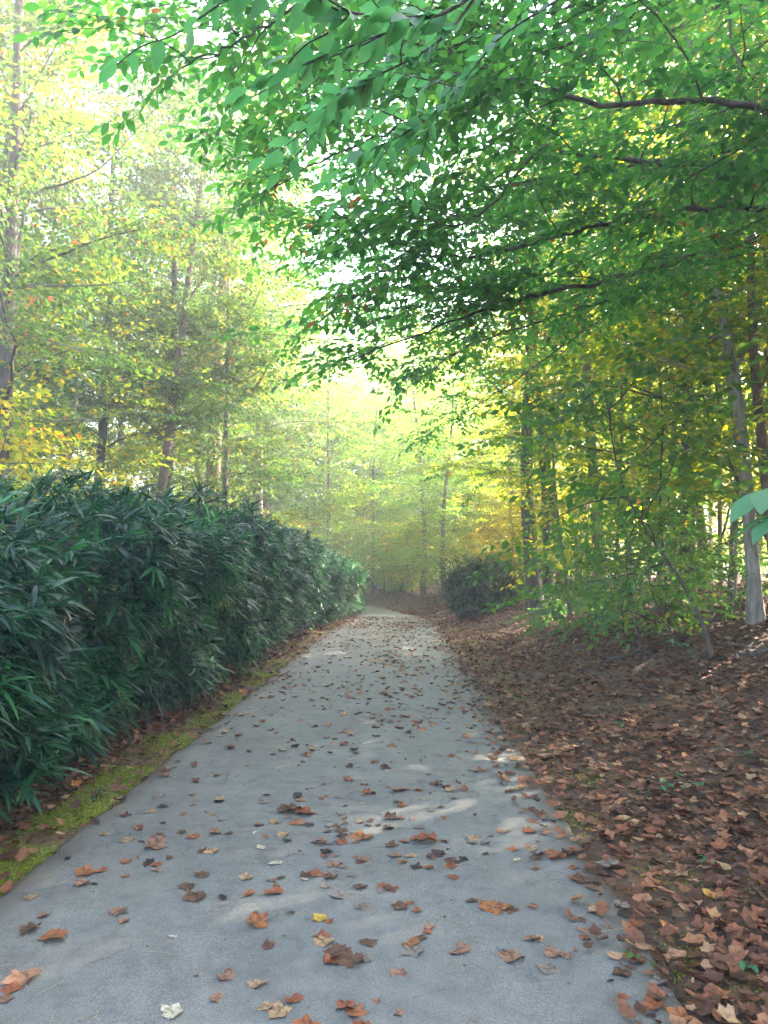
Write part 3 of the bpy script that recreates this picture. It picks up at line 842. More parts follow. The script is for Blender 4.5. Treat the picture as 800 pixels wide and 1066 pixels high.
overhang('overhanging_beech', (5.3, 8.2), 10, 0.16, 'beech outside the frame whose farther limbs droop low above the path', [
    ([(860, 235, 6.9), (800, 245, 6.8), (720, 268, 6.7), (640, 290, 6.6), (560, 308, 6.6), (510, 322, 6.6), (430, 350, 6.6), (360, 375, 6.6)], 0.045, 1.0),
    ([(840, 150, 8.0), (740, 160, 7.9), (640, 175, 7.8), (540, 190, 7.7), (440, 215, 7.6), (360, 240, 7.6), (310, 235, 7.6)], 0.035, 1.0),
    ([(860, 60, 8.4), (740, 90, 8.2), (620, 120, 8.2), (500, 150, 8.2), (400, 170, 8.2)], 0.03, 1.0),
    ([(840, 250, 8.3), (740, 275, 8.4), (640, 310, 8.5), (560, 335, 8.6), (480, 365, 8.7), (430, 400, 8.8)], 0.035, 0.9),
    ([(860, 200, 9.0), (700, 215, 9.2), (580, 240, 9.4), (480, 275, 9.6), (400, 305, 9.8), (340, 330, 9.8)], 0.035, 1.0),
    ([(860, -40, 9.2), (740, 0, 9.4), (620, 40, 9.4), (520, 70, 9.4), (440, 100, 9.4)], 0.03, 1.0),
])
overhang('overhanging_beech', (4.9, 13.0), 11, 0.13, 'slim beech on the bank whose limbs reach towards the far path', [
    ([(640, 330, 12.6), (560, 380, 12.6), (500, 420, 12.8), (450, 450, 13.0)], 0.03, 0.7),
    ([(650, 260, 12.4), (560, 290, 12.2), (460, 330, 12.2), (400, 360, 12.2)], 0.03, 0.9),
    ([(650, 170, 12.6), (540, 200, 12.6), (440, 235, 12.6), (370, 260, 12.6)], 0.03, 0.9),
    ([(640, 400, 13), (580, 440, 13.4), (540, 470, 13.8), (505, 500, 14.2)], 0.025, 0.7),
    ([(700, 300, 12), (740, 280, 11), (790, 290, 10)], 0.025, 0.8),
])

# ---- near twigs with big leaves
def near_branch(name, label, base, pts, r, leafmat, tmpl, leaf, gap, sub=0, cat='sapling', droop=-0.35, stemmat='twig', h=2.6, foli='foliage'):
    root = empty(name, (base[0], base[1], ground_at(base[0], base[1]))); tag(root, label, cat)
    B = np.array(root.location); g = Geo(); lv = Leaves()
    for pl in pts:
        W = np.array([at(*q) for q in pl]) - B
        zz = W[0, 2]
        stem = spline(np.array([[0, 0, -0.06], [0.02, 0.03, zz * 0.5], [0.03, 0.02, zz * 0.97]]), 10)
        g.tube(stem, np.linspace(r * 1.6, r * 1.1, 10), 7)
        W = np.vstack([stem[-1], W])
        ds = spline(W, 40); seg = np.linalg.norm(np.diff(ds, axis=0), axis=1).sum()
        g.tube(ds, np.linspace(r, 0.0016, 40), 6, cap=False)
        lines = [(ds, 0.35)]
        for q in range(sub):
            i = int(rng.uniform(12, 36)); d = unit(ds[min(39, i + 1)] - ds[i - 1])
            a = (1 if q % 2 else -1) * rng.uniform(0.5, 1.1)
            lp = limb_path(ds[i], math.atan2(d[1], d[0]) + a, rng.uniform(-0.35, 0.25), rng.uniform(0.25, 0.5), 6, lift=-0.35, wig=0.08)
            sl = spline(lp, 16); g.tube(sl, np.linspace(0.003, 0.0014, 16), 5, cap=False); lines.append((sl, 0.05))
        for ln, f0 in lines:
            sl = np.linalg.norm(np.diff(ln, axis=0), axis=1).sum()
            s = f0 * sl; sg = 1
            while s < sl:
                i = min(len(ln) - 2, int(s / sl * (len(ln) - 1))); d = unit(ln[i + 1] - ln[i])
                a = sg * rng.uniform(0.5, 1.1)
                D = np.array([d[0] * math.cos(a) - d[1] * math.sin(a), d[0] * math.sin(a) + d[1] * math.cos(a), rng.normal(droop, 0.25)])
                lv.add(ln[i], D, (rng.normal(0, .6), rng.normal(0, .6), 1), leaf * rng.uniform(0.75, 1.15), rng.beta(2, 2))
                sg = -sg; s += gap * rng.uniform(0.7, 1.3)
            lv.add(ln[-1], ln[-1] - ln[-3], (0, 0, 1), leaf, 0.5)
    obj('stem', g.mesh('stem', M[stemmat]), root)
    obj(foli, lv.mesh(foli, tmpl, M[leafmat]), root)
    return root

near_branch('beech_sapling', 'sapling outside the frame with large near leaves hanging at top centre', (1.75, 1.9), [
    [(640, -70, 1.75), (540, -40, 1.7), (470, 10, 1.65), (420, 18, 1.6), (360, 12, 1.6), (300, -5, 1.6), (230, -30, 1.6), (140, -40, 1.6)],
    [(620, -110, 2.1), (540, -60, 2.1), (470, 30, 2.1), (430, 60, 2.05), (390, 80, 2.0), (350, 100, 2.0)],
    [(660, -60, 2.6), (580, 0, 2.5), (520, 40, 2.5), (470, 100, 2.5), (420, 140, 2.5), (370, 160, 2.5)]], 0.007, 'leaf_near', LEAF_HI, 0.074, 0.040, 7, 'sapling', -0.45)


def palmate(base, label, clusters):
    root = empty('broadleaf_sapling', (base[0], base[1], ground_at(base[0], base[1]))); tag(root, label, 'sapling')
    B = np.array(root.location); g = Geo(); lv = Leaves()
    top = max(at(px, py, Y)[2] for px, py, Y, s in clusters) - B[2] + 0.1
    stem = spline(np.array([[0, 0, -0.05], [0.03, 0.0, top * 0.5], [0.0, 0.03, top]]), 14)
    g.tube(stem, np.linspace(0.011, 0.006, 14), 7)
    for px, py, Y, s in clusters:
        c = at(px, py, Y) - B
        st = stem[np.argmin(np.abs(stem[:, 2] - c[2] - 0.05))]
        ln = spline(np.array([st, (st + c) / 2 + np.array([0, 0, 0.05]), c]), 12)
        g.tube(ln, np.linspace(0.004, 0.0022, 12), 6)
        az = math.atan2(c[1] - st[1], c[0] - st[0])
        for q, a in enumerate((-1.5, -0.8, -0.15, 0.5, 1.2)):
            D = np.array([math.cos(az + a), math.sin(az + a), -0.35 + rng.normal(0, 0.08)])
            lv.add(c, D, (rng.normal(0, .15), rng.normal(0, .15), 1), s * (0.75 if abs(a) > 1 else 1.0), rng.uniform(0.3, 0.9))
    obj('stem', g.mesh('stem', M['twig']), root)
    obj('foliage', lv.mesh('foliage', BIGLEAF, M['leaf_big']), root)
    return root

palmate((1.28, 1.95), 'sapling with large pale green leaves poking in at the picture edge', [(800, 508, 1.75, 0.13), (815, 532, 1.7, 0.12), (838, 520, 1.9, 0.13)])

# ------------------------------------------------------------------ bamboo hedge
def hedge_front(y):   # x of the foot of the front face
    return np.interp(y, [0, 17, 21.5, 25.5, 28], [-2.62, -2.55, -2.2, -1.72, -2.3])

def hedge_top(y):
    return np.interp(y, [0, 4.6, 7, 10.4, 14, 20, 24, 27], [1.62, 1.72, 2.0, 2.28, 2.36, 2.0, 1.75, 1.5]) + 0.16 * np.sin(y * 1.15 + .4) + 0.11 * np.sin(y * 2.9 + 1) + 0.05 * np.sin(y * 7.1)

hedge = empty('bamboo_hedge', (-3.6, 12, 0.0))
tag(hedge, 'long dense dark green bamboo hedge along the path', 'hedge')
HB = np.array(hedge.location)

def bamboo_clusters(n, y0, y1, tmpl_len, per, shell):
    y = rng.uniform(y0, y1, n)
    zt = hedge_top(y)
    t = rng.uniform(0, 1, n)                       # 0 foot of the face .. 1 back of the top
    depth = rng.uniform(0, 1, n) ** 1.6 * shell
    lump = 0.33 * wob(y * 1.3, t * 4, 1.3, 0.5) + 0.13 * wob(y * 3.2, t * 9, 1.5, 2.0)
    face = t < 0.62
    tf = np.clip(t / 0.62, 0, 1)
    x = hedge_front(y) + 0.34 * np.sin(math.pi * np.clip(tf, 0, 1) ** 0.85 * 0.80) - depth + lump
    z = 0.16 + tf * (zt - 0.28) + rng.normal(0, 0.03, n)
    tt = np.clip((t - 0.62) / 0.38, 0, 1)
    x = np.where(face, x, hedge_front(y) + 0.16 + lump - tt * 2.3)
    z = np.where(face, z, zt - 0.12 + 0.16 * np.sin(tt * 3) + 0.5 * lump - depth * 0.8)
    g_ = H(x, y)
    P = np.stack([x, y, np.maximum(z, 0.12) + g_], -1)
    out = np.where(face[:, None], np.stack([np.ones(n), rng.normal(-0.15, 0.5, n), rng.normal(0.0, 0.25, n) + 0.2 * tf], -1),
                   np.stack([rng.normal(0.4, 0.5, n), rng.normal(-0.1, 0.6, n), rng.uniform(0.2, 0.9, n)], -1))
    out = unit(out)
    tint0 = rng.beta(1.5, 2.2, n) * 0.85 + 0.12 * wob(y, t * 3, 1.1, 3.0)
    # dry, yellowed patches; sunlight painted as yellow tint towards the far end
    for (cy, cz, rad, add) in ((9.0, 1.0, 0.8, 0.65), (14.0, 0.5, 0.7, 0.6), (17.5, 0.35, 0.6, 0.65), (24.2, 1.1, 1.6, 0.55)):
        tint0 = tint0 + add * np.exp(-(((y - cy) / rad) ** 2 + ((z - cz) / (rad * 0.7)) ** 2)) * rng.uniform(0.2, 1.2, n)
    lv = Leaves(); csz = rng.uniform(0.65, 1.2, n)
    for q in range(per):
        a = (q - (per - 1) / 2) / per * 2.6 + rng.normal(0, 0.2, n)
        sidev = unit(np.cross(np.array([0, 0, 1.0]), out))
        upv = np.cross(out, sidev)
        roll = rng.uniform(-0.9, 0.9, n)[:, None]
        plane = np.cos(roll) * sidev + np.sin(roll) * upv
        D = np.cos(a)[:, None] * out + np.sin(a)[:, None] * plane
        D[:, 2] -= rng.uniform(-0.15, 0.6, n) * rng.uniform(0.4, 1.2, n)
        N = np.stack([rng.normal(0.35, 0.35, n), rng.normal(0, 0.4, n), np.ones(n)], -1)
        S = tmpl_len * rng.uniform(0.55, 1.2, n) * csz
        lv.add(P + out * rng.uniform(-0.03, 0.05, n)[:, None] - HB, D, N, S, np.clip(tint0 + rng.normal(0, 0.08, n), 0, 1))
    return lv

lv1 = bamboo_clusters(6600, 1.2, 11.0, 0.235, 7, 0.6)
obj('foliage', lv1.mesh('foliage', BLADE, M['leaf_bamboo']), hedge)
lv2 = bamboo_clusters(8200, 11.0, 27.0, 0.225, 7, 0.6)
obj('foliage', lv2.mesh('foliage', BLADE_LO, M['leaf_bamboo']), hedge)
g = Geo()
for i in range(520):
    y = rng.uniform(1.2, 27); x = hedge_front(y) - 0.25 - rng.uniform(0, 1) ** 1.3 * 1.9
    z0 = float(H(x, y)); hh = hedge_top(y) * rng.uniform(0.86, 1.02)
    lx = rng.normal(0.08, 0.10); ly = rng.normal(0, 0.12)
    t = np.linspace(0, 1, 5)
    P = np.stack([x + lx * t ** 1.5, y + ly * t ** 1.5, z0 - 0.05 + (hh + 0.05) * t], -1) - HB
    g.tube(P, np.linspace(0.009, 0.004, 5), 5, cap=False, a=rng.uniform(0, 1))
M['cane'] = bark_mat('bamboo_cane', (0.05, 0.07, 0.03), (0.16, 0.15, 0.07))
obj('cane', g.mesh('cane', M['cane']), hedge)

# a dark wooden post by the far end of the hedge
pp = at(379, 630, 27.5)
post = empty('wooden_post', (pp[0], 27.5, ground_at(pp[0], 27.5))); tag(post, 'dark slim post standing where hedge and far bend meet', 'post')
g = Geo(); g.tube(np.array([[0, 0, -0.1], [0, 0, 0.55], [0, 0, 1.05]]), [0.075, 0.072, 0.068], 10)
obj('shaft', g.mesh('shaft', M['bark_dark']), post)
g = Geo(); g.tube(np.array([[0, 0, 1.05], [0, 0, 1.075], [0, 0, 1.12]]), [0.088, 0.088, 0.04], 10)
obj('cap', g.mesh('cap', M['bark_dark']), post)

# ------------------------------------------------------------------ far woods
lv = Leaves()
N_ = 720
for i in range(N_):
    x = rng.uniform(-48, 52); y = rng.uniform(56, 78)
    hmax = 13
    z = 0.3 + hmax * rng.uniform(0, 1) ** 1.4; m = 220; rad = rng.uniform(1.0, 2.4)
    v = rng.normal(0, 1, (m, 3)) * np.array([rad, rad, rad * 0.45]) * 0.6
    P = np.array([x, y, z + float(H(x, y))]) + v
    P[:, 2] = np.maximum(P[:, 2], 0.5)
    D = rng.normal(0, 1, (m, 3)); D[:, 2] *= 0.4
    Nn = rng.normal(0, 0.4, (m, 3)) + np.array([0, 0, 1])
    lv.add(P, D, Nn, rng.uniform(0.25, 0.42, m), np.clip(rng.beta(2, 2.4, m) + rng.normal(0, 0.1), 0, 1))
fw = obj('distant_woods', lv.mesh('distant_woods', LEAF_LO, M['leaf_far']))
tag(fw, 'far off hazy mass of green woods beyond the bend', 'woods', kind='stuff')

#PART3
# ------------------------------------------------------------------ fallen leaves
def dead_mat(name, stops, trans=0.12, rough=0.75, veins=False):
    m, nt, nd, lk = new_mat(name)
    out = nd.new('ShaderNodeOutputMaterial')
    at_ = nd.new('ShaderNodeAttribute'); at_.attribute_name = 'tint'
    r = ramp(nd, stops); lk.new(at_.outputs['Fac'], r.inputs[0])
    tc = nd.new('ShaderNodeTexCoord')
    n = nd.new('ShaderNodeTexNoise'); n.inputs['Scale'].default_value = 55; n.inputs['Detail'].default_value = 4
    lk.new(tc.outputs['Object'], n.inputs[0])
    rr = ramp(nd, [(0.3, (0.6, 0.58, 0.56)), (0.6, (1.1, 1.1, 1.1))]); lk.new(n.outputs[0], rr.inputs[0])
    mx = nd.new('ShaderNodeMix'); mx.data_type = 'RGBA'; mx.blend_type = 'MULTIPLY'; mx.inputs[0].default_value = 1
    lk.new(r.outputs[0], mx.inputs[6]); lk.new(rr.outputs[0], mx.inputs[7])
    if veins:
        sx = nd.new('ShaderNodeSeparateXYZ'); lk.new(tc.outputs['Object'], sx.inputs[0])
        ab = nd.new('ShaderNodeMath'); ab.operation = 'ABSOLUTE'; lk.new(sx.outputs[1], ab.inputs[0])
        sv = nd.new('ShaderNodeMath'); sv.operation = 'MULTIPLY_ADD'; sv.inputs[1].default_value = -0.8; lk.new(ab.outputs[0], sv.inputs[0]); lk.new(sx.outputs[0], sv.inputs[2])
        pp_ = nd.new('ShaderNodeMath'); pp_.operation = 'PINGPONG'; pp_.inputs[1].default_value = 0.08; lk.new(sv.outputs[0], pp_.inputs[0])
        mn = nd.new('ShaderNodeMath'); mn.operation = 'MINIMUM'; lk.new(ab.outputs[0], mn.inputs[0]); lk.new(pp_.outputs[0], mn.inputs[1])
        vr = ramp(nd, [(0.004, (0.62, 0.60, 0.58)), (0.018, (1, 1, 1))]); lk.new(mn.outputs[0], vr.inputs[0])
        n5 = nd.new('ShaderNodeTexNoise'); n5.inputs['Scale'].default_value = 5; n5.inputs['Detail'].default_value = 5; lk.new(tc.outputs['Object'], n5.inputs[0])
        br = ramp(nd, [(0.35, (0.45, 0.40, 0.40)), (0.55, (1, 1, 1))]); lk.new(n5.outputs[0], br.inputs[0])
        mv = nd.new('ShaderNodeMix'); mv.data_type = 'RGBA'; mv.blend_type = 'MULTIPLY'; mv.inputs[0].default_value = 1
        lk.new(mx.outputs[2], mv.inputs[6]); lk.new(vr.outputs[0], mv.inputs[7])
        mx = nd.new('ShaderNodeMix'); mx.data_type = 'RGBA'; mx.blend_type = 'MULTIPLY'; mx.inputs[0].default_value = 1
        lk.new(mv.outputs[2], mx.inputs[6]); lk.new(br.outputs[0], mx.inputs[7])
    b = nd.new('ShaderNodeBsdfPrincipled'); b.inputs['Roughness'].default_value = rough; b.inputs['Specular IOR Level'].default_value = 0.3
    lk.new(mx.outputs[2], b.inputs['Base Color'])
    t = nd.new('ShaderNodeBsdfTranslucent'); lk.new(mx.outputs[2], t.inputs[0])
    ms = nd.new('ShaderNodeMixShader'); ms.inputs[0].default_value = trans
    lk.new(b.outputs[0], ms.inputs[1]); lk.new(t.outputs[0], ms.inputs[2]); lk.new(ms.outputs[0], out.inputs[0])
    return m


LIT = [(0.0, (0.028, 0.013, 0.009)), (0.22, (0.085, 0.036, 0.021)), (0.45, (0.15, 0.062, 0.036)), (0.62, (0.235, 0.082, 0.040)), (0.75, (0.28, 0.14, 0.078)), (0.88, (0.34, 0.22, 0.12)), (0.96, (0.36, 0.12, 0.03)), (1.0, (0.45, 0.30, 0.06))]
M['litter'] = dead_mat('dead_leaves', LIT)


def flat_leaf(kind, seed, curl):
    """outline fan with a raised rim; returns V, T with length 1 along x centred"""
    rg = np.random.default_rng(seed)
    if kind == 'maple':
        n = 30; th = np.linspace(0, 2 * math.pi, n, endpoint=False)
        lob = 0.37 + 0.15 * np.abs(np.cos(2.5 * (th))) ** 1.6 + 0.05 * np.abs(np.cos(7.5 * th))
        r = lob * (1 + 0.14 * np.cos(th * 1.0 + rg.uniform(0, 6.28)) + 0.10 * np.cos(2 * th + rg.uniform(0, 6.28))) * (1 - 0.22 * np.exp(-((np.abs(th - math.pi)) / 0.35) ** 2)) + rg.normal(0, 0.032, n)
    elif kind == 'oval':
        n = 18; th = np.linspace(0, 2 * math.pi, n, endpoint=False)
        r = 0.5 / np.sqrt(np.cos(th) ** 2 + (np.sin(th) / 0.5) ** 2) * (1 + rg.normal(0, 0.02, n))
    else:
        n = 22; th = np.linspace(0, 2 * math.pi, n, endpoint=False)
        r = 0.40 + 0.07 * np.cos(4 * th + 0.5) + rg.normal(0, 0.03, n)
    ring = np.stack([r * np.cos(th), r * np.sin(th)], -1)
    mid = ring * 0.55
    ph = rg.uniform(0, 6.28, 3)
    def zz(p):
        rr = np.hypot(p[:, 0], p[:, 1]); a = np.arctan2(p[:, 1], p[:, 0])
        return curl * (1.5 * rr ** 2 * (0.55 + 0.65 * np.cos(2 * a + ph[0])) + 0.35 * rr * np.cos(3 * a + ph[1]) * rr + 0.5 * rr ** 2 * np.cos(5 * a + ph[2]) * 0.6)
    P = np.vstack([[[0, 0]], mid, ring]); z = zz(P) * 0.36
    V = np.column_stack([P, z - z.min()])
    T = []
    for i in range(n):
        j = (i + 1) % n
        T += [(0, 1 + i, 1 + j), (1 + i, 1 + n + i, 1 + n + j), (1 + i, 1 + n + j, 1 + j)]
    V2 = V; T = np.array(T)
    if kind == 'maple':       # stalk
        b = len(V2)
        s = np.array([[-0.30, 0.012, z.min() * 0 + 0.02], [-0.30, -0.012, 0.02], [-0.62, 0.03, 0.05], [-0.62, 0.015, 0.05]])
        V2 = np.vstack([V2, s]); T = np.vstack([T, [(b, b + 1, b + 2), (b + 1, b + 3, b + 2)]])
    return V2, T


KINDS_LEAF = [('maple', 1, 0.55), ('maple', 2, 0.9), ('maple', 3, 0.3), ('maple', 4, 1.3), ('round', 5, 0.6), ('round', 6, 1.1), ('oval', 7, 0.8), ('oval', 8, 1.4)]
SHAPES = [flat_leaf(*k) for k in KINDS_LEAF]
LCOL = {
    'orange': (0.30, 0.115, 0.045), 'rust': (0.26, 0.085, 0.04), 'brown': (0.12, 0.06, 0.038), 'dark': (0.045, 0.028, 0.026),
    'tan': (0.36, 0.23, 0.13), 'pinkish': (0.27, 0.145, 0.095), 'yellow': (0.50, 0.34, 0.05), 'pale': (0.50, 0.45, 0.34), 'grey': (0.20, 0.16, 0.14)}
CWORD = {'orange': 'orange', 'rust': 'rust red', 'brown': 'brown', 'dark': 'dark brown', 'tan': 'tan', 'pinkish': 'pinkish tan', 'yellow': 'yellow', 'pale': 'pale cream', 'grey': 'grey brown'}
LM = {}
for c, col in LCOL.items():
    d = tuple(v * 0.72 for v in col); e = tuple(min(1, v * 1.2) for v in col)
    LM[c] = dead_mat('fallen_leaf_' + CWORD[c].replace(' ', '_'), [(0, d), (1, e)], veins=True)
LMESH = {}


def leaf_mesh(si, c):
    if (si, c) not in LMESH:
        Vv, T = SHAPES[si]
        rr = np.hypot(Vv[:, 0], Vv[:, 1])
        LMESH[(si, c)] = mesh_np('fallen_leaf', Vv, [T], LM[c], {'tint': np.clip(0.3 + rr + rng.normal(0, .06, len(Vv)), 0, 1)}, True)
    return LMESH[(si, c)]


def leaf_obj(x, y, size, si, c, label, z=None, tilt=None, group=None):
    o = obj('fallen_leaf', leaf_mesh(si, c))
    t = tilt if tilt is not None else rng.normal(0, 0.09)
    z0 = float(path_z(y)) + 0.026 if z is None else z
    u_ = (x - path_left(y)) / (path_right(y) - path_left(y))
    z0 += 0.012 * (1 - (2 * float(u_) - 1) ** 2) - 0.012 if 0 < u_ < 1 else 0
    o.location = (x, y, z0); o.rotation_euler = (t, rng.normal(0, 0.08), rng.uniform(0, 6.28)); o.scale = (size, size, size)
    tag(o, label, 'leaf', group)
    return o


SHW = {'maple': 'lobed', 'round': 'ragged', 'oval': 'oval'}
hand = [  # px, py, width px, colour, shape index, label
    (512, 945, 33, 'orange', 0, 'bright orange lobed leaf lying alone near the right of the grey path'),
    (427, 983, 27, 'orange', 4, 'yellowish orange round leaf beside the pinkish leaf on the asphalt'),
    (479, 990, 27, 'pinkish', 0, 'pinkish tan leaf between the round orange leaf and broad tan leaf'),
    (533, 998, 31, 'pinkish', 5, 'broad pinkish leaf below the bright orange lobed leaf'),
    (415, 1016, 25, 'pinkish', 4, 'small pinkish leaf below the round yellowish orange leaf'),
    (570, 1009, 29, 'grey', 4, 'flat grey tan leaf pressed on the asphalt near the right edge'),
    (750, 1036, 24, 'orange', 5, 'orange tan round leaf amid dark litter in the bottom corner'),
    (710, 1058, 27, 'orange', 1, 'bright orange leaf at bottom edge beside the litter'),
    (647, 1013, 26, 'brown', 5, 'purplish brown leaf on asphalt close to the litter edge'),
    (632, 900, 30, 'grey', 4, 'large grey tan leaf where asphalt meets the litter'),
    (607, 916, 22, 'brown', 1, 'brown curled leaf below the large grey tan leaf'),
    (578, 890, 26, 'rust', 1, 'rust red curled leaf near the right path edge'),
    (600, 886, 22, 'rust', 3, 'rust red crumpled leaf touching another rust leaf'),
    (552, 884, 18, 'tan', 0, 'small tan leaf left of the rust red pair'),
    (442, 876, 30, 'rust', 3, 'rust red curled leaf heap in the middle distance of path'),
    (333, 958, 19, 'yellow', 2, 'yellow star shaped leaf just above the brown leaf heap'),
    (337, 983, 24, 'tan', 5, 'tan leaf lying on top of the brown leaf heap'),
    (352, 994, 30, 'brown', 1, 'brown leaf in the heap under the tan leaf'),
    (368, 1004, 28, 'brown', 3, 'dark brown crumpled leaf at right of the leaf heap'),
    (345, 1003, 24, 'rust', 5, 'reddish leaf at the bottom of the leaf heap'),
    (383, 1000, 20, 'grey', 4, 'grey brown leaf at the right end of the leaf heap'),
    (370, 1056, 28, 'orange', 5, 'orange leaf at the bottom edge below the leaf heap'),
    (391, 1044, 15, 'pinkish', 4, 'small pink leaf beside the orange leaf at bottom edge'),
    (179, 1056, 26, 'pale', 0, 'pale cream lobed leaf at the bottom edge of the path'),
    (278, 1050, 23, 'tan', 4, 'tan round leaf below a tan curled leaf on asphalt'),
    (268, 1027, 23, 'tan', 5, 'tan curled leaf above the tan round leaf near bottom'),
    (55, 976, 30, 'orange', 1, 'orange and brown curled leaf near the lower left corner'),
    (28, 1018, 36, 'pinkish', 1, 'large pinkish tan leaf in the lower left corner'),
    (12, 1030, 26, 'rust', 4, 'rust leaf beneath the large pinkish leaf at the left edge'),
    (30, 968, 22, 'brown', 3, 'brown leaf touching the orange and brown curled leaf'),
    (132, 897, 15, 'orange', 2, 'small orange leaf on asphalt near the mossy edge'),
    (90, 909, 22, 'orange', 1, 'orange tan leaf cluster piece close to the moss strip'),
    (107, 906, 16, 'rust', 6, 'rust leaf touching the orange tan leaf by the moss'),
    (180, 976, 11, 'pale', 6, 'tiny whitish oval leaf alone on bare asphalt'),
    (272, 883, 13, 'pale', 4, 'small pale leaf right of a brown curled leaf'),
    (287, 900, 17, 'pale', 6, 'pale cream oval leaf left of centre on the path'),
    (205, 935, 24, 'brown', 1, 'brown flattened leaf left of a curled dark leaf'),
    (232, 936, 15, 'dark', 7, 'dark curled oval leaf right of the brown flattened leaf'),
    (162, 882, 26, 'pinkish', 3, 'pinkish brown leaf pair left of centre, nearest to moss'),
    (285, 931, 24, 'rust', 7, 'reddish purple folded leaf in the middle of the near path'),
    (267, 964, 26, 'orange', 3, 'orange brown curled leaf above a thin straw'),
    (145, 862, 20, 'rust', 7, 'small rust folded leaf beside the mossy left edge'),
    (378, 874, 24, 'orange', 1, 'orange curled leaf at centre of the middle path'),
    (352, 935, 18, 'grey', 1, 'grey brown leaf right of the reddish purple folded leaf'),
    (375, 925, 18, 'brown', 5, 'brown round leaf near the centre of the near path'),
    (340, 888, 16, 'dark', 5, 'dark brown small leaf above the grey brown leaf'),
    (211, 912, 16, 'brown', 0, 'brown small leaf above the brown flattened leaf'),
    (300, 845, 26, 'brown', 3, 'brown crumpled leaf in the patch at left centre of path'),
    (318, 848, 26, 'rust', 1, 'rust red leaf in the patch at left centre of path'),
    (310, 830, 20, 'dark', 7, 'dark folded leaf above the patch at left centre'),
]
taken = []
for px, py, w, c, si, lab in hand:
    Y = 1.5 * FPX / (py - 594)
    p = at(px, py, Y)
    # refine to the path plane
    for _ in range(3):
        k = (CAM.z - 0.02) / (CAM.z - p[2]); p = np.array(CAM) + (p - np.array(CAM)) * k
    leaf_obj(p[0], p[1], max(0.035, w / FPX * p[1] * 0.9), si, c, lab); taken.append((p[0], p[1]))

# the other leaves that can be told apart on the near path
cols = ['brown'] * 7 + ['rust'] * 6 + ['dark'] * 4 + ['tan'] * 3 + ['pinkish'] * 4 + ['orange'] * 2 + ['grey'] * 3 + ['pale'] * 1
cand = []
def path_leaf_xy():
    while True:
        y = 2.3 + 19 * rng.uniform(0, 1) ** 0.9
        l, r = float(path_left(y)), float(path_right(y))
        u_ = rng.uniform(0, 1)
        dens = 0.28 + 0.5 * math.exp(-((u_ - 0.62) / 0.16) ** 2) + 0.85 * sstep((u_ - 0.80) / 0.2) + 0.25 * (1 - sstep(u_ / 0.1))
        dens *= 0.9 + 0.1 * sstep((y - 5) / 6)
        dens *= 0.45 + 0.75 * (mnoise.noise((u_ * 3.1, y * 0.9, 7.7)) * 0.5 + 0.5) ** 2 * 2.6
        if rng.uniform() < dens: return l + (r - l) * u_, y
allp = [path_leaf_xy() for _ in range(2100)]
allp.sort(key=lambda q: q[1])
near = [q for q in allp if q[1] > 2.4][:250]
far = allp[len(near):]
for (x, y) in near:
    c = cols[int(rng.integers(len(cols)))]; si = int(rng.integers(8)) if c != 'pale' else 6; k = KINDS_LEAF[si][0]
    u_ = (x - path_left(y)) / (path_right(y) - path_left(y))
    where = 'near the mossy hedge side' if u_ < 0.3 else ('along the middle' if u_ < 0.7 else 'near the leafy bank side')
    dist = 'nearest stretch' if y < 4 else ('near stretch' if y < 6.5 else 'middle stretch')
    size = rng.uniform(0.035, 0.085) * (0.85 if k == 'oval' else 1)
    leaf_obj(x, y, size, si, c, f'{CWORD[c]} {SHW[k]} leaf on the {dist} of asphalt {where}', group='fallen leaves scattered on the path')


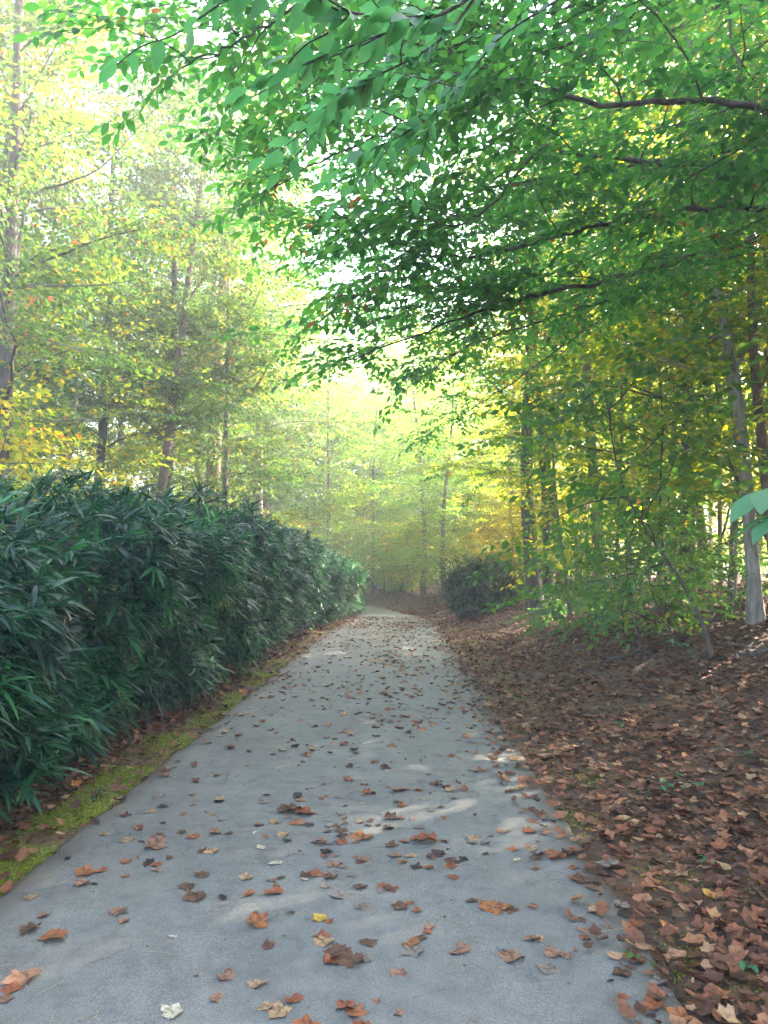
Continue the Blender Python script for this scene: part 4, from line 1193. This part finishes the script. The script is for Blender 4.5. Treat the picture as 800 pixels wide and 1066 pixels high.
def scatter_litter(name, XY, size, label, kind='stuff', zoff=0.012, tiltsd=0.35, onpath=False, tint=None):
    XY = np.asarray(XY); n = len(XY)
    z = (path_z(XY[:, 1]) + 0.022) if onpath else np.maximum(H(XY[:, 0], XY[:, 1]), np.where((XY[:, 0] < path_right(XY[:, 1])) & (XY[:, 0] > path_left(XY[:, 1])), path_z(XY[:, 1]) + 0.008, -1)) + zoff + rng.uniform(0, 0.025, n)
    az = rng.uniform(0, 6.28, n)
    N = np.stack([rng.normal(0, tiltsd, n), rng.normal(0, tiltsd, n), np.ones(n)], -1); N = unit(N)
    D = np.stack([np.cos(az), np.sin(az), np.zeros(n)], -1)
    side = unit(np.cross(N, D)); D = np.cross(side, N)
    S = size * (0.35 + 0.9 * rng.beta(1.6, 1.6, n))
    W = rng.beta(1.35, 1.9, n) if tint is None else tint
    lows = []
    for sd in range(6):
        rg = np.random.default_rng(100 + sd); k = 9
        th = np.linspace(0, 6.283, k, endpoint=False) + rg.normal(0, 0.1, k)
        r = (0.5 if sd % 2 else 0.46) * (1 + (0.22 if sd % 3 else 0.05) * np.cos(np.arange(k) * math.pi * (1 if sd % 3 else 0.5)) + rg.normal(0, 0.08, k))
        asp = (0.85, 0.5, 0.9, 0.6, 0.8, 1.0)[sd]
        q = np.stack([r * np.cos(th), r * np.sin(th) * asp, np.zeros(k)], -1)
        q[:, 2] = rg.uniform(0.4, 1.0) * 1.1 * (q[:, 0] ** 2 * rg.uniform(-.3, 1) + q[:, 1] ** 2 * rg.uniform(-.2, 1.4)) + rg.normal(0, 0.03, k)
        lows.append(np.vstack([[[0, 0, 0]], q]))
    which = rng.integers(0, 6, n)
    T = np.array(lows)[which]                                   # n,10,3
    V = np.stack([XY[:, 0], XY[:, 1], z], -1)[:, None] + S[:, None, None] * (T[:, :, 0:1] * D[:, None] + T[:, :, 1:2] * side[:, None] + T[:, :, 2:3] * N[:, None])
    F = np.array([(0, 1 + i, 1 + (i + 1) % 9) for i in range(9)])
    faces = (np.arange(n)[:, None, None] * 10 + F[None]).reshape(-1, 3)
    tt = np.repeat(W, 10) + np.tile(np.r_[-0.03, rng.normal(0, .03, 9)], n)
    o = obj(name, mesh_np(name, V.reshape(-1, 3), [faces], M['litter'], {'tint': np.clip(tt, 0, 1)}))
    return tag(o, label, 'leaf litter', kind=kind)


scatter_litter('path_litter', far, 0.085, 'scatter of small dead leaves on the farther stretch of the path', onpath=True, tiltsd=0.14, tint=rng.beta(1.8, 1.5, len(far)))

crumbs = [path_leaf_xy() for _ in range(900)]
scatter_litter('leaf_crumbs', [c for c in crumbs if c[1] < 10], 0.022, 'tiny crumbs of broken leaf on the near asphalt', onpath=True, tiltsd=0.25)
# bank litter, thinning over the moss and onto the asphalt edge
XY = []
while len(XY) < 62000:
    m = 60000
    y = 1.2 + 26 * rng.uniform(0, 1, m) ** 1.7
    dr = -0.5 + rng.uniform(0, 1, m) ** 1.15 * 8.5
    x = path_right(y) + dr
    dens = sstep((dr + 0.5) / 0.85) ** 1.6 * (1 - 0.55 * np.clip(moss_amount(x, y) * 1.4, 0, 1))
    dens *= 0.75 + 0.4 * wob(x, y, 2.2)
    k = rng.uniform(0, 1, m) < dens
    XY += list(np.stack([x, y], -1)[k])
scatter_litter('leaf_litter', XY[:62000], 0.074, 'thick carpet of brown dead leaves covering the bank beside the path', tiltsd=0.24)
XY = []
while len(XY) < 12000:
    m = 20000
    y = 1.0 + 26 * rng.uniform(0, 1, m) ** 1.6
    dl = -0.06 + rng.uniform(0, 1, m) * 1.5
    x = path_left(y) - dl
    dens = np.clip(sstep((dl - 0.12) / 0.35), 0.22, 1) * (1 - 0.55 * np.clip(moss_amount(x, y), 0, 1))
    k = rng.uniform(0, 1, m) < dens
    XY += list(np.stack([x, y], -1)[k])
scatter_litter('leaf_litter', XY[:12000], 0.080, 'strip of brown dead leaves between moss and the foot of the hedge')
# leaves drifted across the path where it bends, and beyond
n = 900
y = rng.uniform(19, 24, n); x = path_left(y) + rng.uniform(-0.3, 1.1, n) * (path_right(y) - path_left(y))
scatter_litter('path_litter', np.stack([x, y], -1), 0.085, 'band of drifted leaves across the path just before the bend', onpath=True, tiltsd=0.2, tint=rng.beta(2.4, 1.6, n))
n = 9000
y = rng.uniform(22, 55, n); x = rng.uniform(-12, 14, n)
k = (x < path_left(y) - 0.1) | (x > path_right(y) + 0.1)
scatter_litter('leaf_litter', np.stack([x, y], -1)[k], 0.13, 'thin far leaf litter beneath the trees beyond the bend')

# moss: tiny upright tufts on the verges
XY = []
while len(XY) < 60000:
    m = 40000
    y = 1.5 + 19 * rng.uniform(0, 1, m) ** 1.5
    if rng.uniform() < 0.75: x = path_left(y) + 0.03 - rng.uniform(0, 0.8, m)
    else: x = path_right(y) + rng.uniform(-0.02, 1.1, m)
    k = rng.uniform(0, 1, m) < np.clip(moss_amount(x, y) * 1.15 + 1.0 * wob(x, y, 3.4) - 0.25, 0, 1)
    XY += list(np.stack([x, y], -1)[k])
XY = np.array(XY[:60000]); n = len(XY)
lv = Leaves()
az = rng.uniform(0, 6.28, n)
lv.add(np.column_stack([XY, H(XY[:, 0], XY[:, 1]) - 0.002]), np.stack([np.cos(az), np.sin(az), rng.uniform(0.3, 1.3, n)], -1), np.stack([rng.normal(0, .3, n), rng.normal(0, .3, n), np.ones(n)], -1), rng.uniform(0.007, 0.018, n), rng.uniform(0, 1, n))
M['moss'] = leaf_mat('moss_green', [(0, (0.08, 0.10, 0.012)), (0.6, (0.19, 0.23, 0.02)), (1, (0.28, 0.28, 0.035))], gain=(1.3, 1.3, 0.8), trans=0.3, rough=0.8, spec=0.1)
tag(obj('moss', lv.mesh('moss', LEAF_LO, M['moss'])), 'bright yellow green moss along the verges of the path', 'moss', kind='stuff')

# pine needles and straw on the asphalt
g = Geo()
for i in range(420):
    y = 2.3 + 9 * rng.uniform() ** 1.4; x = rng.uniform(float(path_left(y)) + .05, float(path_right(y)))
    a = rng.uniform(0, 6.28); L = rng.uniform(0.04, 0.13); b = rng.normal(0, 0.25)
    t = np.linspace(-0.5, 0.5, 4)
    P = np.stack([x + L * t * math.cos(a) - b * L * t * t * math.sin(a), y + L * t * math.sin(a) + b * L * t * t * math.cos(a), np.full(4, 0.027)], -1)
    g.tube(P, 0.0012, 3, cap=False)
M['straw'] = bark_mat('straw', (0.16, 0.13, 0.09), (0.34, 0.29, 0.2))
tag(obj('pine_needles', g.mesh('pine_needles', M['straw'])), 'thin pale needles and straws strewn over the near asphalt', 'needles', kind='stuff')

# seedlings in the litter
def seedling(px, py, size, n, label, mat='leaf_big', hgt=0.14):
    Y = 3.0
    best = None
    for Y in np.linspace(2.5, 14, 400):
        p = at(px, py, Y)
        d = abs(p[2] - float(H(p[0], p[1])) - hgt * 0.5)
        if best is None or d < best[0]: best = (d, p)
    p = best[1]
    root = empty('seedling', (p[0], p[1], ground_at(p[0], p[1]))); tag(root, label, 'seedling')
    g = Geo(); lv = Leaves()
    for s in range(max(1, n // 4)):
        a0 = rng.uniform(0, 6.28); L = hgt * rng.uniform(0.8, 1.5)
        lp = limb_path((rng.normal(0, .02), rng.normal(0, .02), -0.02), a0, 1.1, L + .03, 6, lift=0.35)
        g.tube(lp, np.linspace(0.003, 0.0015, 6), 5, cap=False)
        for q in range(5):
            i = min(5, 2 + q); a = a0 + (1 if q % 2 else -1) * rng.uniform(0.4, 1.2)
            lv.add(lp[i], (math.cos(a), math.sin(a), rng.normal(-0.05, 0.2)), (rng.normal(0, .25), rng.normal(0, .25), 1), size * rng.uniform(.7, 1.2), rng.uniform(0, 1))
    obj('stem', g.mesh('stem', M['twig']), root)
    obj('foliage', lv.mesh('foliage', LEAF_MID, M[mat]), root)

seedling(708, 812, 0.075, 14, 'bluish green seedling with several leaves in the middle of the litter')
seedling(672, 818, 0.05, 6, 'tiny green seedling left of the bluish green seedling')
seedling(790, 790, 0.075, 8, 'fresh green seedling in the litter at the picture edge')
seedling(752, 886, 0.045, 6, 'small bright seedling below the bluish green seedling')
seedling(714, 1000, 0.04, 5, 'little dark green seedling beside the orange tan leaf corner', 'leaf_over')
seedling(788, 990, 0.05, 6, 'small green sprout at bottom corner edge in dark litter')
seedling(706, 668, 0.11, 12, 'broad leaved bluish seedling on the bank below the sapling stems', hgt=0.25)
seedling(738, 676, 0.10, 8, 'pale green seedling beside the broad leaved bluish seedling', hgt=0.2)
seedling(650, 750, 0.06, 5, 'small yellow green seedling on bare litter of the mid bank', 'leaf_under')
seedling(660, 696, 0.09, 5, 'single bright yellow seedling near the fallen branch', 'leaf_gold')
def hedge_weed(x, y, n, size, label):
    root = empty('weed', (x, y, ground_at(x, y))); tag(root, label, 'weed')
    lv = Leaves(); g = Geo()
    for q in range(n):
        a = rng.uniform(0, 6.28); r_ = rng.uniform(0.02, 0.13)
        pz = rng.uniform(0.03, 0.10)
        g.tube(np.array([[0, 0, -0.01], [r_ * .5 * math.cos(a), r_ * .5 * math.sin(a), pz * .8], [r_ * math.cos(a), r_ * math.sin(a), pz]]), 0.0015, 4, cap=False)
        lv.add((r_ * math.cos(a), r_ * math.sin(a), pz), (math.cos(a), math.sin(a), -.1), (0, 0, 1), size, rng.uniform(0, 1))
    obj('stem', g.mesh('stem', M['twig']), root); obj('foliage', lv.mesh('foliage', LEAF_MID, M['leaf_big']), root)
hedge_weed(-2.42, 4.75, 14, 0.05, 'low green weed under the hedge at the left picture edge')
hedge_weed(-2.45, 5.35, 18, 0.055, 'leafy green weed under the hedge above the brown leaf strip')
hedge_weed(-2.02, 4.9, 12, 0.035, 'tiny weed growing in the bright moss strip')

# fallen branches on the bank
def fallen_branch(p0, p1, Y0, Y1, r, label):
    a = at(*p0, Y0); b = at(*p1, Y1)
    a[2] = ground_at(a[0], a[1]) + r * 0.8; b[2] = ground_at(b[0], b[1]) + r * 0.8
    root = empty('fallen_branch', tuple(a)); tag(root, label, 'branch')
    t = np.linspace(0, 1, 14)[:, None]
    P = (b - a) * t + rng.normal(0, r * 0.35, (14, 3)) * np.array([1, 1, .6])
    P[:, 2] = np.array([ground_at(a[0] + q[0], a[1] + q[1]) for q in P]) + r * 0.7 - a[2] + rng.uniform(0, r, 14)
    g = Geo(); g.tube(P, np.linspace(r, r * .5, 14), 8)
    obj('bough', g.mesh('bough', M['bark_dark']), root)
    g = Geo()
    for i in (4, 8):
        q = P[i]; e = q + np.array([rng.normal(0, .3), rng.normal(0, .3), rng.uniform(.05, .25)])
        g.tube(spline(np.array([q, (q + e) / 2 + rng.normal(0, .03, 3), e]), 6), np.linspace(r * .4, r * .12, 6), 5)
    obj('twig', g.mesh('twig', M['bark_dark']), root)
fallen_branch((722, 630), (784, 629), 10.2, 9.8, 0.035, 'dark fallen branch lying level beside the pale curved beech')
fallen_branch((630, 664), (668, 655), 9.8, 9.6, 0.03, 'dark fallen branch lying on the bank among short saplings')
fallen_branch((770, 665), (815, 652), 8.0, 7.6, 0.03, 'crooked branch on the litter at the right picture edge')

# ------------------------------------------------------------------ air, sky, sun
SUN_EL, SUN_AZ = 31.0, 54.0       # degrees; azimuth from +Y towards +X
hz = bpy.data.materials.new('haze'); hz.use_nodes = True
nt = hz.node_tree; nt.nodes.clear()
o_ = nt.nodes.new('ShaderNodeOutputMaterial'); pv = nt.nodes.new('ShaderNodeVolumePrincipled')
pv.inputs['Color'].default_value = (0.92, 0.97, 1.0, 1); pv.inputs['Density'].default_value = 0.0055
pv.inputs['Anisotropy'].default_value = 0.3
nt.links.new(pv.outputs[0], o_.inputs['Volume'])
bx0, bx1, by0, by1, bz0, bz1 = -165, 165, -45, 265, -3, 30
Vb = np.array([(x, y, z) for z in (bz0, bz1) for y in (by0, by1) for x in (bx0, bx1)], float)
Qb = np.array([(0, 2, 3, 1), (4, 5, 7, 6), (0, 1, 5, 4), (2, 6, 7, 3), (0, 4, 6, 2), (1, 3, 7, 5)])
hb = obj('haze', mesh_np('haze', Vb, [Qb], hz)); tag(hb, 'soft sunlit morning haze in the woods', 'haze', kind='stuff')

w = bpy.data.worlds.new('World'); scene.world = w; w.use_nodes = True
nt = w.node_tree
bg = nt.nodes['Background']
sky = nt.nodes.new('ShaderNodeTexSky'); sky.sky_type = 'NISHITA'; sky.sun_disc = False
sky.sun_elevation = R(SUN_EL); sky.sun_rotation = R(SUN_AZ)
sky.air_density = 1.0; sky.dust_density = 4.0; sky.ozone_density = 0.4
nt.links.new(sky.outputs[0], bg.inputs[0]); bg.inputs[1].default_value = 0.15
sd = bpy.data.lights.new('sun', 'SUN'); sd.energy = 5.0; sd.angle = R(0.6); sd.color = (1.0, 0.88, 0.68)
so = bpy.data.objects.new('sun', sd); COL.objects.link(so)
dirv = Vector((math.sin(R(SUN_AZ)) * math.cos(R(SUN_EL)), math.cos(R(SUN_AZ)) * math.cos(R(SUN_EL)), math.sin(R(SUN_EL))))
so.rotation_euler = dirv.to_track_quat('Z', 'Y').to_euler(); so.location = dirv * 60

vs = scene.view_settings
scene.display_settings.display_device = 'sRGB'
vs.view_transform = 'Standard'; vs.look = 'None'; vs.gamma = 1.0; vs.exposure = 3.74; vs.use_curve_mapping = False
cy = scene.cycles
cy.max_bounces = 8; cy.diffuse_bounces = 6; cy.glossy_bounces = 2; cy.transmission_bounces = 5; cy.volume_bounces = 0; cy.transparent_max_bounces = 8
cy.use_adaptive_sampling = True; cy.adaptive_threshold = 0.02
cy.sample_clamp_indirect = 6.0
cy.use_denoising = True
scene.render.film_transparent = False
